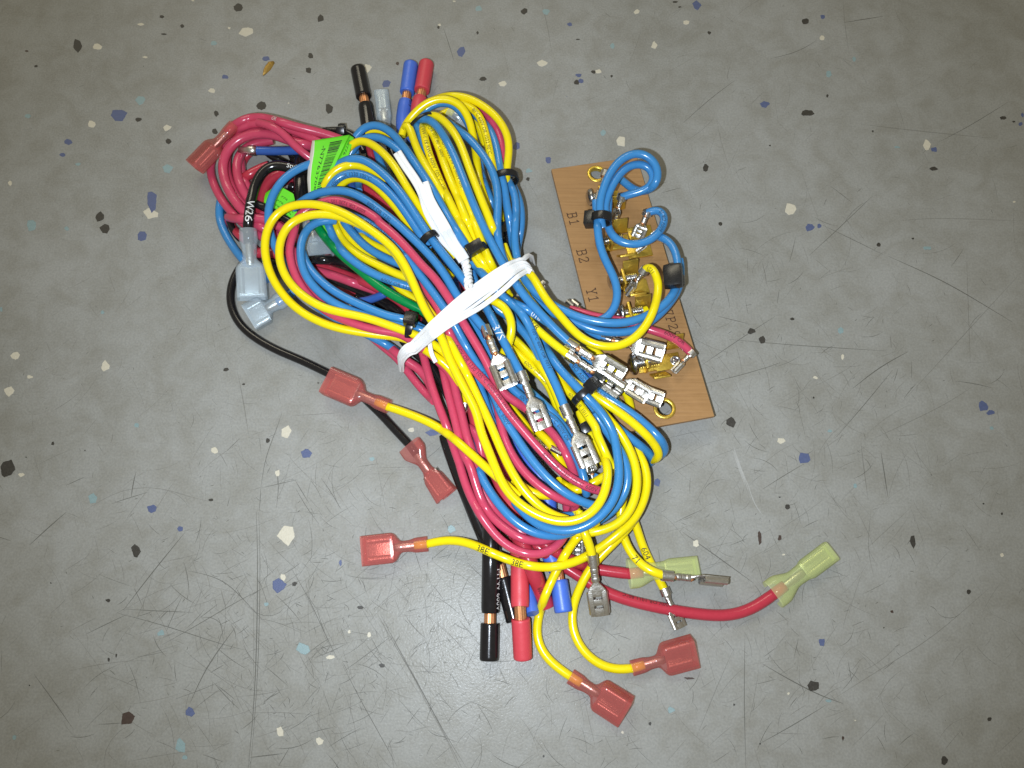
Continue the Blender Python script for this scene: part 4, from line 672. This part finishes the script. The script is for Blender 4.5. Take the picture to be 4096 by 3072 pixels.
for wi in WIRES:
    P = wi['P'][wi['i0']:wi['i1']]; r = wi['r']; cat = 'cable' if r > 2.15 and 'cable' in wi['label'] else 'wire'; nm = 'cable' if cat == 'cable' else 'wire'
    n = len(P); rs = np.full(n, r); rs[0] = rs[-1] = r*0.93
    # slight, slow wobble of a drawn plastic jacket
    tube = sweep(P, rs, None, 22 if r > 2 else 14)
    if not(wi['end'] or wi['start'] or wi['text']):
        single(nm, *tube, wi['c'], wi['label'], cat, wi['group'], True, 60); continue
    T = Thing(nm, (P[:,0].mean(), P[:,1].mean(), max(0, P[:,2].min()-r)), wi['label'], cat, wi['group'])
    T.part('insulation', *tube, wi['c'], None, True, 60)
    for s, fr_, size, ink, phi, flip in wi['text']: T.part('printing', *wtext(P, r, s, fr_, size, phi, flip), 'ink_fine' if ink == 'ink_black' and size < 2.1 else ink, None, False)
    for e, A, Bp in ((wi['end'], P[-1], wi['P'][-1]), (wi['start'], P[0], wi['P'][0])):
        if not e: continue
        if e[0] == 'bare': bare(T, A, Bp, e[2], r)
        elif e[0] == 'cut': cut(T, A, Bp, r, wi['c'])
        elif e[0] == 'ferrule': T.part('ferrule', *sweep([A+(Bp-A)*x for x in (-.25,.1,.35,.5,1)], [r+.25,r+.25,r+.15,1.1,1.3], [r+.25,r+.25,r,.8,.5], 16), 'tin')
        else: sleeve(T, e[0], A, Bp, e[2], r, wi['c'])

# ------------------------------------------------------------------ black cable ties
def ziptie(label, v, x, y, dx, dy, a, b, ang, hw=(1.7,1.5,2.2), wd=1.2, bev=0.3, dh=0.0, hd=0.0, thick=0.45):
    """ring across the run direction (dx,dy in view px); ang = where on the ring the head sits (0 = sideways, 90 = on top)"""
    p = px(v, x, y); zt = top_at(p, max(1.5, a*0.8), 4)+dh; c = unproj(np.array(p), np.array(zt)); c2 = at(v, x+dx, y+dy, zt)
    d, s, u = basis(c2-c, CAM-c); c = c-u*(b-0.4)
    th = np.radians(np.linspace(0, 360, 40, endpoint=False)); ring = np.array([c+s*(a+.3)*math.cos(t)+u*(b+.3)*math.sin(t) for t in th])
    out = norm(ring-c)
    T = Thing('cable_tie', (c[0], c[1], max(0, c[2]-b)), label, 'cable tie', None)
    V, F = sweep(ring, wd, thick, 10, 5, ref=out, closed=True); T.part('strap', V, F, 'black_nylon', None, True, 40)
    t = math.radians(ang); hc = c+s*(a+.3)*math.cos(t)+u*(b+.3)*math.sin(t); o = norm(hc-c); tg = np.cross(d, o)
    hc = hc+o*(hw[2]*0.45+hd)
    hb = T.part('head', *bbox(hc, tg, d, o, hw[0], hw[1]+.25, hw[2], bev), 'black_nylon', None, True, 40)
    T.part('slot', *bbox(hc+o*hw[2]*.98, tg, d, o, hw[0]*.55, hw[1]*.7, 0.12, 0.05), 'black_nylon', hb, True, 40)
    return T
ziptie('square-headed black cable tie gathering the yellow, red and blue loops beside the twist tie', 'D', 1965, 1010, 100, 20, 3.6, 3.6, 60, (1.9,1.7,1.7))
ziptie('ridged black cable tie band around one blue and one yellow wire', 'B', 1020, 1322, 60, 80, 2.6, 2.4, -60)
ziptie('large black cable tie head between the printed yellow wires and the white twist tie', 'B', 1450, 1430, 50, 90, 3.0, 2.6, 92, (2.6,1.6,1.5), 1.5)
ziptie('small black cable tie half hidden by the twisted white neck', 'B', 1290, 1545, 60, 90, 1.6, 1.8, 90, (1.6,1.3,1.0), dh=-2)
ziptie('narrow black tie head on the blue wires facing the brown board', 'B', 1727, 1360, 12, 90, 2.0, 2.2, 88, (1.3,2.2,1.3), 1.0)
ziptie('black cable tie ring around the outer yellow and blue wires', 'B', 1700, 760, 10, 90, 4.0, 3.6, -70)
ziptie('black cable tie with its strap arched over wires below the terminal row', 'F', 730, 1050, 80, 90, 3.6, 3.6, 30, (2.1,1.8,1.7))
ziptie('small black tie head beside the terminal showing its flat back', 'F', 750, 1362, 40, 70, 1.6, 1.6, 88, (1.5,1.5,1.1))
ziptie('black clip holding the three blue wires on the brown board', 'C', 790, 690, -8, 90, 2.9, 2.6, 195, (2.0,2.2,1.7), 1.5)
ziptie('hexagonal black tie head around two blue wires at the edge of the brown board', 'C', 1430, 1245, 5, 90, 2.6, 2.6, 95, (3.1,3.7,2.0), 1.6, bev=1.3)
ziptie('small black cable tie at the top edge of the barcode label', 'A', 1362, 712, 90, 0, 1.7, 1.6, 90, (1.3,1.2,1.3))
ziptie('thin black cable tie pinched around the upper bend under the barrel of yellow wires', 'B', 930, 285, 60, 80, 4.8, 3.4, -80, wd=0.55, thick=0.25)

# ------------------------------------------------------------------ white twist tie
def strip(spec, wd, th, lift, ups=None):
    R = spline(parse(spec), 1.2); hh = np.array([top_at(q[:2], wd+1.2, 0) for q in R])
    hs = R[:,2].copy(); auto = hs < 0
    hh = np.maximum(hh, 3)
    for _ in range(3): hh = np.maximum(hh, np.r_[hh[1:], hh[-1]]*0.5+np.r_[hh[0], hh[:-1]]*0.5)
    h0_ = hh.copy()
    for _ in range(30): hh[1:-1] = np.maximum(hh[1:-1]*0.5+(hh[:-2]+hh[2:])*0.25, h0_[1:-1]-0.1)
    z = hh+lift; R[:,2] = z; P = unproj(R[:,:2], z)
    return P
def tie():
    base = at('E', 830, 680, 0); T = Thing('twist_tie', base, 'white plastic twist tie wrapped across the bundle with a twisted neck', 'twist tie')
    def band(spec, wd, lift, ends=(True, True), nm='wrap'):
        P = strip(spec, wd, 0.4, lift); n = len(P)
        # bring the ends down round the sides of the bundle
        for fl, sl in ((ends[0], slice(None, None, 1)), (ends[1], slice(None, None, -1))):
            if fl:
                Q = P[sl]; k = 6; z0 = Q[k,2]
                for i in range(k): Q[i,2] = max(2.0, z0-(1-math.sqrt(max(0, 1-((k-i)/k)**2)))*z0*0.75)
        up = (CAM-P).copy(); V, F = sweep(P, wd, 0.32, 12, 3, ref=up)
        # the wire core shows as a fine ridge along the ribbon
        T.part(nm, V, F, 'white_tie', None, True, 50)
        T.part('core_ridge', *sweep(P+norm(up)*0.22, 0.28, None, 8), 'white_tie')
    band("P 535,1500 575,1440 660,1345 800,1195 950,1050 1090,920 1220,805 1390,675 1550,560 1690,470 1820,400 1920,378 1985,415 2025,470", 0.85, 0.9)
    band("P 540,1520 585,1460 680,1365 830,1225 980,1085 1120,960 1250,850 1410,725 1570,612 1710,520 1840,432 1940,402 2000,440 2045,500", 0.9, 1.3)
    band("P 545,1545 600,1480 700,1385 855,1250 1005,1118 1145,1002 1280,895 1430,785 1575,685 1715,580 1850,480 1955,435 2020,470 2065,535", 0.85, 1.0)
    band("P 552,1565 615,1500 715,1410 870,1280 1050,1140 1260,1015 1440,915 1575,815 1700,715 1800,620 1890,535 1975,500", 0.8, 1.1, (True, False))
    band("P 545,1575 600,1515 690,1420 820,1295 950,1190 1100,1080 1240,985 1400,875 1540,770 1670,665 1790,555 1890,480 1960,455", 0.5, 1.6, (True, False))
    band("P 870,1200 880,1300 890,1400 915,1480 950,1520", 0.7, 1.0, (False, False), 'loose_end')
    band("P 1960,500 2010,490 2030,520 2015,555 1990,540 1998,515", 0.9, 1.6, (False, False), 'loose_end')
    # twisted neck: two strands wound round one another
    Q = spline(parse("P 1320,700 1310,620 1300,540 1290,460 1262,380"), 0.35); z = np.array([top_at(q[:2], 2.0, 20) for q in Q]); 
    for _ in range(60): z[1:-1] = (z[:-2]+z[2:])/2
    C = unproj(Q[:,:2], z+1.6); T_, U_, W_ = frames(C); s = np.r_[0, np.cumsum(np.linalg.norm(np.diff(C, axis=0), axis=1))]
    for ph in (0, math.pi):
        a = s*6.283/4.4+ph; P = C+(np.cos(a)[:,None]*U_+np.sin(a)[:,None]*W_)*0.75
        T.part('neck', *sweep(P, 0.85, 0.7, 10, 2), 'white_tie')
    for spec, wd, lf in (("P 1262,390 1220,310 1150,220 1090,120 1040,20 B 1010,960 990,860 975,845", 1.9, 2.6), ("P 1250,385 1180,300 1100,230 1020,150 975,60 B 1010,1080 980,950 900,800 820,690 750,575", 1.5, 1.9), ("P 1240,380 1150,290 1070,200 1000,110 B 1040,1130 1000,1000 960,880", 0.9, 1.2)):
        band(spec, wd, lf, (False, False), 'tail')
tie()

# ------------------------------------------------------------------ green stickers
def poly_at(P, t):
    P = np.asarray(P, float); d = np.r_[0, np.cumsum(np.linalg.norm(np.diff(P, axis=0), axis=1))]; t = np.asarray(t)*d[-1]
    return np.stack([np.interp(t, d, P[:,k]) for k in range(3)], -1)
def ruled(Lp, Rp, nu=8, nv=24, th=0.25):
    A = np.array([[poly_at(Lp, v)*(1-u)+poly_at(Rp, v)*u for u in np.linspace(0,1,nu)] for v in np.linspace(0,1,nv)])
    n = nu*nv; up = norm(CAM-A.reshape(-1,3)); V = np.concatenate([A.reshape(-1,3), A.reshape(-1,3)-up*th])
    F = []
    for i in range(nv-1):
        for j in range(nu-1):
            q = i*nu+j; F.append((q, q+1, q+nu+1, q+nu)); F.append((n+q, n+q+nu, n+q+nu+1, n+q+1))
    bd = [j for j in range(nu)]+[i*nu+nu-1 for i in range(1, nv)]+[(nv-1)*nu+j for j in range(nu-2,-1,-1)]+[i*nu for i in range(nv-2,0,-1)]
    for a, b in zip(bd, bd[1:]+bd[:1]): F.append((b, a, a+n, b+n))
    return V, F
def pw(spec):
    q = parse(spec); return unproj(q[:,:2], q[:,2])
def on_ruled(Lp, Rp, uv, e=0.12):
    uv = np.asarray(uv, float); P = poly_at(Lp, uv[:,1])*(1-uv[:,:1])+poly_at(Rp, uv[:,1])*uv[:,:1]; return P+norm(CAM-P)*e
def stickers():
    Lp = pw("N 600,340,18 590,600,18.5 540,900,18.5 510,1200,18 512,1560,17"); Rp = pw("N 1375,215,17 1280,400,18.5 1062,860,19 900,1150,18.5 760,1490,17.5")
    T = Thing('barcode_label', (Lp[:,0].mean(), Lp[:,1].mean(), 10), 'lime green barcode label folded around the wires and lettered 7763708', 'label')
    T.part('printed_face', *ruled(Lp, Rp), 'lime_paper', None, True, 60)
    L2 = pw("N 545,345,16.5 505,600,17 455,900,17 435,1200,16.5 465,1560,15.5"); T.part('paper_edge', *ruled(L2, Lp-norm(CAM-Lp)*0.15, 4, 24, 0.5), 'paper_edge')
    F1 = pw("N 1375,225,16.2 1280,405,17.6 1062,865,18"); F2 = pw("N 1470,280,16.5 1425,420,18 1350,680,18.5 1085,900,18")
    T.part('folded_flap', *ruled(F1, F2, 5, 14), 'lime_paper', None, True, 60)
    # print: number read downwards, bars to its right
    V2, F = glyphs('-N7763708', 1.0); w_ = V2[:,0].max()
    uv = np.stack([0.24+V2[:,1]*0.19, 0.14+V2[:,0]/w_*0.80], 1); T.part('printing', on_ruled(Lp, Rp, uv), F, 'ink_black', None, False)
    V, F = [], []; rb = random.Random(5); v = 0.10
    while v < 0.97:
        t = rb.choice((.006,.006,.010,.016,.022)); uv = [(0.47,v),(0.64,v),(0.84,v),(0.84,v+t),(0.64,v+t),(0.47,v+t)]; n = len(V); V += list(on_ruled(Lp, Rp, uv)); F.append(tuple(range(n, n+6))); v += t+rb.choice((.008,.008,.012,.02))
    T.part('barcode', V, F, 'ink_black', None, False)
    V2, F = glyphs('00776', 1.0); w_ = V2[:,0].max(); uv = np.stack([0.30+V2[:,1]*0.42, 0.16+V2[:,0]/w_*0.5], 1)
    T.part('printing', on_ruled(F1, F2, uv), F, 'ink_black', None, False)
    # second label below the thick black wire
    La = pw("J 345,368,9 480,372,10 640,460,10.5 680,640,10 700,800,9"); Lb = pw("J 85,545,8.5 100,640,9 230,740,9 420,840,9 600,920,8.5")
    T = Thing('barcode_label', (La[:,0].mean(), La[:,1].mean(), 4), 'smaller green label with a dark bar lying behind the W26 wire', 'label')
    T.part('printed_face', *ruled(La, Lb), 'lime_paper', None, True, 60)
    V, F = [], []
    for (u0, u1) in ((0.80,0.94),):
        n = len(V); vs_ = np.linspace(.12, .99, 12); uv = [(u0, q) for q in vs_]+[(u1, q) for q in vs_[::-1]]; V += list(on_ruled(La, Lb, uv)); F.append(tuple(range(n, n+24)))
    T.part('barcode', V, F, 'ink_black', None, False)
    for u_ in (.30,.48,.64):
        V2, F = glyphs('776 37 08', 1.0); w_ = V2[:,0].max(); uv = np.stack([u_+V2[:,1]*-0.08, 0.35+V2[:,0]/w_*0.5], 1); T.part('printing', on_ruled(La, Lb, uv), F, 'ink_black', None, False)
    for a, b, lab in (("J 1040,890,16.5 1120,1010,17 1230,1140,17 1310,1225,17", "J 1100,870,16 1140,1000,16.5 1240,1130,16.8 1320,1222,16.8", 'thin lime sticker edge wrapped beside the green wire'),
                      ("J 1480,930,13 1640,1090,13 1700,1140,13", "J 1560,930,12.5 1670,1030,12.5 1730,1110,12.5", 'lime sticker scrap between the blue wires inside the loops'),
                      ("J 1300,350,9 1340,290,9 1390,250,9", "J 1320,375,9 1400,372,9 1450,360,9", 'lime sticker scrap under the arched yellow wire by the barcode label'),
                      ("E 440,690,15 465,740,15 475,775,15", "E 470,690,15 490,730,15 500,760,15", 'lime sticker scrap between the square tie head and the white twist tie')):
        V, F = ruled(pw(a), pw(b), 4, 8, 0.2); single('sticker', V, F, 'lime_paper', lab, 'sticker', None, True)
stickers()

# ------------------------------------------------------------------ brown terminal board
def board():
    base = np.array([BO[0], BO[1], 0.2]); T = Thing('terminal_board', base, 'brown terminal board with brass lugs and markings B1, B2 and Y1', 'terminal board')
    # panel with two round holes
    loc = lambda P: np.array([np.dot(P-BO, BX), np.dot(P-BO, BY)])
    e1, e2 = bat('C', 745, 322), bat('F', 1455, 1180); hs = [(loc(e1), 2.6), (loc(e2), 2.75)]
    bm = bmesh.new(); outer = [bm.verts.new((x, y, 0)) for x, y in ((-15.75,50.15),(15.75,50.15),(15.75,-50.15),(-15.75,-50.15))]
    ed = [bm.edges.new((outer[i], outer[(i+1) % 4])) for i in range(4)]
    for c, r in hs:
        vv = [bm.verts.new((c[0]+r*math.cos(t), c[1]+r*math.sin(t), 0)) for t in np.linspace(0, 6.2832, 28, endpoint=False)]
        ed += [bm.edges.new((vv[i], vv[(i+1) % 28])) for i in range(28)]
    bmesh.ops.triangle_fill(bm, use_beauty=True, use_dissolve=False, edges=ed)
    for f in bm.faces:
        if f.normal.z < 0: f.normal_flip()
    ret = bmesh.ops.extrude_face_region(bm, geom=bm.faces[:])
    for v in ret['geom']:
        if isinstance(v, bmesh.types.BMVert): v.co.z -= 1.6
    bmesh.ops.recalc_face_normals(bm, faces=bm.faces[:]); bm.verts.index_update()
    M = np.stack([BX, BY, BZ]); V = np.array([v.co[:] for v in bm.verts])@M+BO; F = [tuple(v.index for v in f.verts) for f in bm.faces]; bm.free()
    T.part('panel', V, F, 'phenolic', None, False)
    for (c, r) in hs:
        P = np.array([BO+BX*(c[0]+(r+.25)*math.cos(t))+BY*(c[1]+(r+.25)*math.sin(t))+BZ*0.15 for t in np.linspace(0, 6.2832, 36, endpoint=False)])
        Q = np.array([BO+BX*(c[0]+(r-.1)*math.cos(t))+BY*(c[1]+(r-.1)*math.sin(t))-BZ*0.8 for t in np.linspace(0, 6.2832, 36, endpoint=False)])
        T.part('eyelet', *join(sweep(P, 0.62, 0.28, 10, 2, ref=BZ, closed=True), sweep(Q, 0.12, 1.0, 8, 4, ref=BZ, closed=True)), 'brass')
    GL = {'B': [[(0,0),(.55,0),(.72,.1),(.72,.4),(.55,.52),(.15,.52)],[(.55,.52),(.68,.62),(.68,.9),(.52,1),(0,1)],[(.15,0),(.15,1)]], '1': [[(.12,.82),(.35,1),(.35,0)],[(.1,0),(.6,0)]], '2': [[(.05,.78),(.15,.95),(.4,1),(.62,.9),(.64,.68),(.1,.06),(.1,0),(.68,0),(.68,.15)]],
          'Y': [[(.08,1),(.4,.5),(.72,1)],[(.4,.5),(.4,0)],[(.2,0),(.6,0)],[(0,1),(.2,1)],[(.6,1),(.8,1)]], '7': [[(.05,.85),(.05,1),(.65,1),(.65,.92),(.3,0)]], 'P': [[(.15,0),(.15,1)],[(0,1),(.52,1),(.68,.9),(.68,.6),(.52,.48),(.15,.48)],[(0,0),(.32,0)]], '9': [[(.6,.6),(.4,.45),(.15,.5),(.08,.75),(.2,.97),(.45,1),(.6,.85),(.62,.5),(.5,.15),(.3,0)]]}
    def lettering(t, v, x, y, size, pitch=0.92, wd=0.055):
        o = bat(v, x, y, 0.03); ax, ay = norm(-BY+BX*0.04), BX      # read downwards, tops to the right
        V, F = [], []
        for k, ch in enumerate(t):
            for st in GL[ch]:
                for (p, q) in zip(st[:-1], st[1:]):
                    p, q = np.array(p, float), np.array(q, float); d = (q-p)/max(np.linalg.norm(q-p), 1e-6); m = np.array([-d[1], d[0]])*wd; n = len(V)
                    for c in (p-d*wd-m, q+d*wd-m, q+d*wd+m, p-d*wd+m): V.append(o+ax*(c[0]*0.85+k*pitch)*size+ay*c[1]*size+BZ*0.0008*(n//4 % 7))
                    F.append((n, n+1, n+2, n+3))
        T.part('lettering', V, F, 'ink_brown', None, False)
    lettering('B1', 'C', 482, 672, 3.2); lettering('B2', 'C', 566, 1000, 3.2); lettering('Y1', 'C', 650, 1345, 3.2); lettering('7P29', 'R', 1130, 1075, 2.9, 0.9)
    def lug(v, x, y, tabs, screw, plate=True, big=1.0):
        """brass lug: base strip, bent tabs, clamp plate with its screw; x,y = middle of the clamp plate"""
        o = bat(v, x, y, 0.0); u = BZ
        strap = T.part('brass_lug', *join(bbox(o+BX*2.6+u*0.42, BX, BY, u, 4.6, 2.6, 0.4, 0.12), bbox(o+u*2.6, BX, BY, u, 0.45, 2.9, 2.5, 0.2)), 'brass', None, True, 40)
        for tx, ty, lean in tabs:
            p = bat(v, tx, ty, 0.5); n = norm(BY*math.sin(lean)+u*math.cos(lean)); sd = np.cross(BX, n)
            Vt, Ft = bbox(p+n*2.9, BX, n, sd, 2.7, 2.9, 0.38, 0.3); T.part('tab', *join((Vt, Ft), bbox(p+n*3.6+sd*.3, BX, n, sd, .55, .35, .2, .1), bbox(p+n*3.6-sd*.3, BX, n, sd, .55, .35, .2, .1)), 'brass', strap, True, 40)
        if screw:
            s0 = o+u*2.9; hd = -screw
            xs = np.linspace(-4.6, 4.4, 60); rs = 1.35+0.16*np.cos(xs*6.283/0.72)
            T.part('screw_shank', *sweep([s0+BX*q for q in xs], rs*big, None, 14, 2, ref=u), 'steel', strap)
            hx = np.array([0,-.15,-.7,-1.3,-1.75,-1.95]); hr = np.array([2.9,3.05,3.0,2.6,1.7,.3])*big
            T.part('screw_head', *sweep([s0+BX*(hd+q) for q in hx], hr, None, 24, 2, ref=u), 'steel', strap, True, 50)
    lug('C', 770, 560, [(930,640,0.4)], 3.2)
    lug('C', 850, 950, [(945,850,0.45),(985,1040,-0.55)], 3.2)
    lug('C', 968, 1290, [(1040,1215,0.5),(1075,1370,-0.6)], 3.4)
    lug('F', 1130, 365, [(1260,305,0.5)], 2.2)
    lug('F', 1270, 800, [(1390,870,-0.6),(1540,650,0.45)], 3.6, big=1.2)
    # extra strips carrying the outer tabs, one riveted
    for v, x, y in (('C', 1130, 850), ('C', 1120, 1000), ('C', 1090, 1330), ('F', 1480, 770)):
        o = bat(v, x, y, 0.45); T.part('brass_strip', *bbox(o, BX, BY, BZ, 4.2, 2.7, 0.42, 0.15), 'brass', None, True, 40)
    o = bat('F', 1550, 757, 0.9)
    P = np.array([o+BX*1.35*math.cos(t)+BY*1.35*math.sin(t) for t in np.linspace(0, 6.2832, 26, endpoint=False)])
    T.part('rivet', *join(sweep(P, 0.42, 0.3, 10, 2, ref=BZ, closed=True), sweep([o-BZ*.4, o, o+BZ*.12], [1.0,1.0,.7], None, 18, 2, ref=BX)), 'steel')
board()
# brass fragment lying on the floor
V, F = sweep([at('A', x, y, .35) for x, y in ((668,225),(690,190),(715,160),(740,125),(765,105))], [.15,.9,1.3,1.2,.4], [.1,.3,.35,.3,.15], 8, 3)
single('metal_shaving', V, F, 'chip_gold', 'small golden metal shaving on the floor beside a blue paint chip', 'shaving')
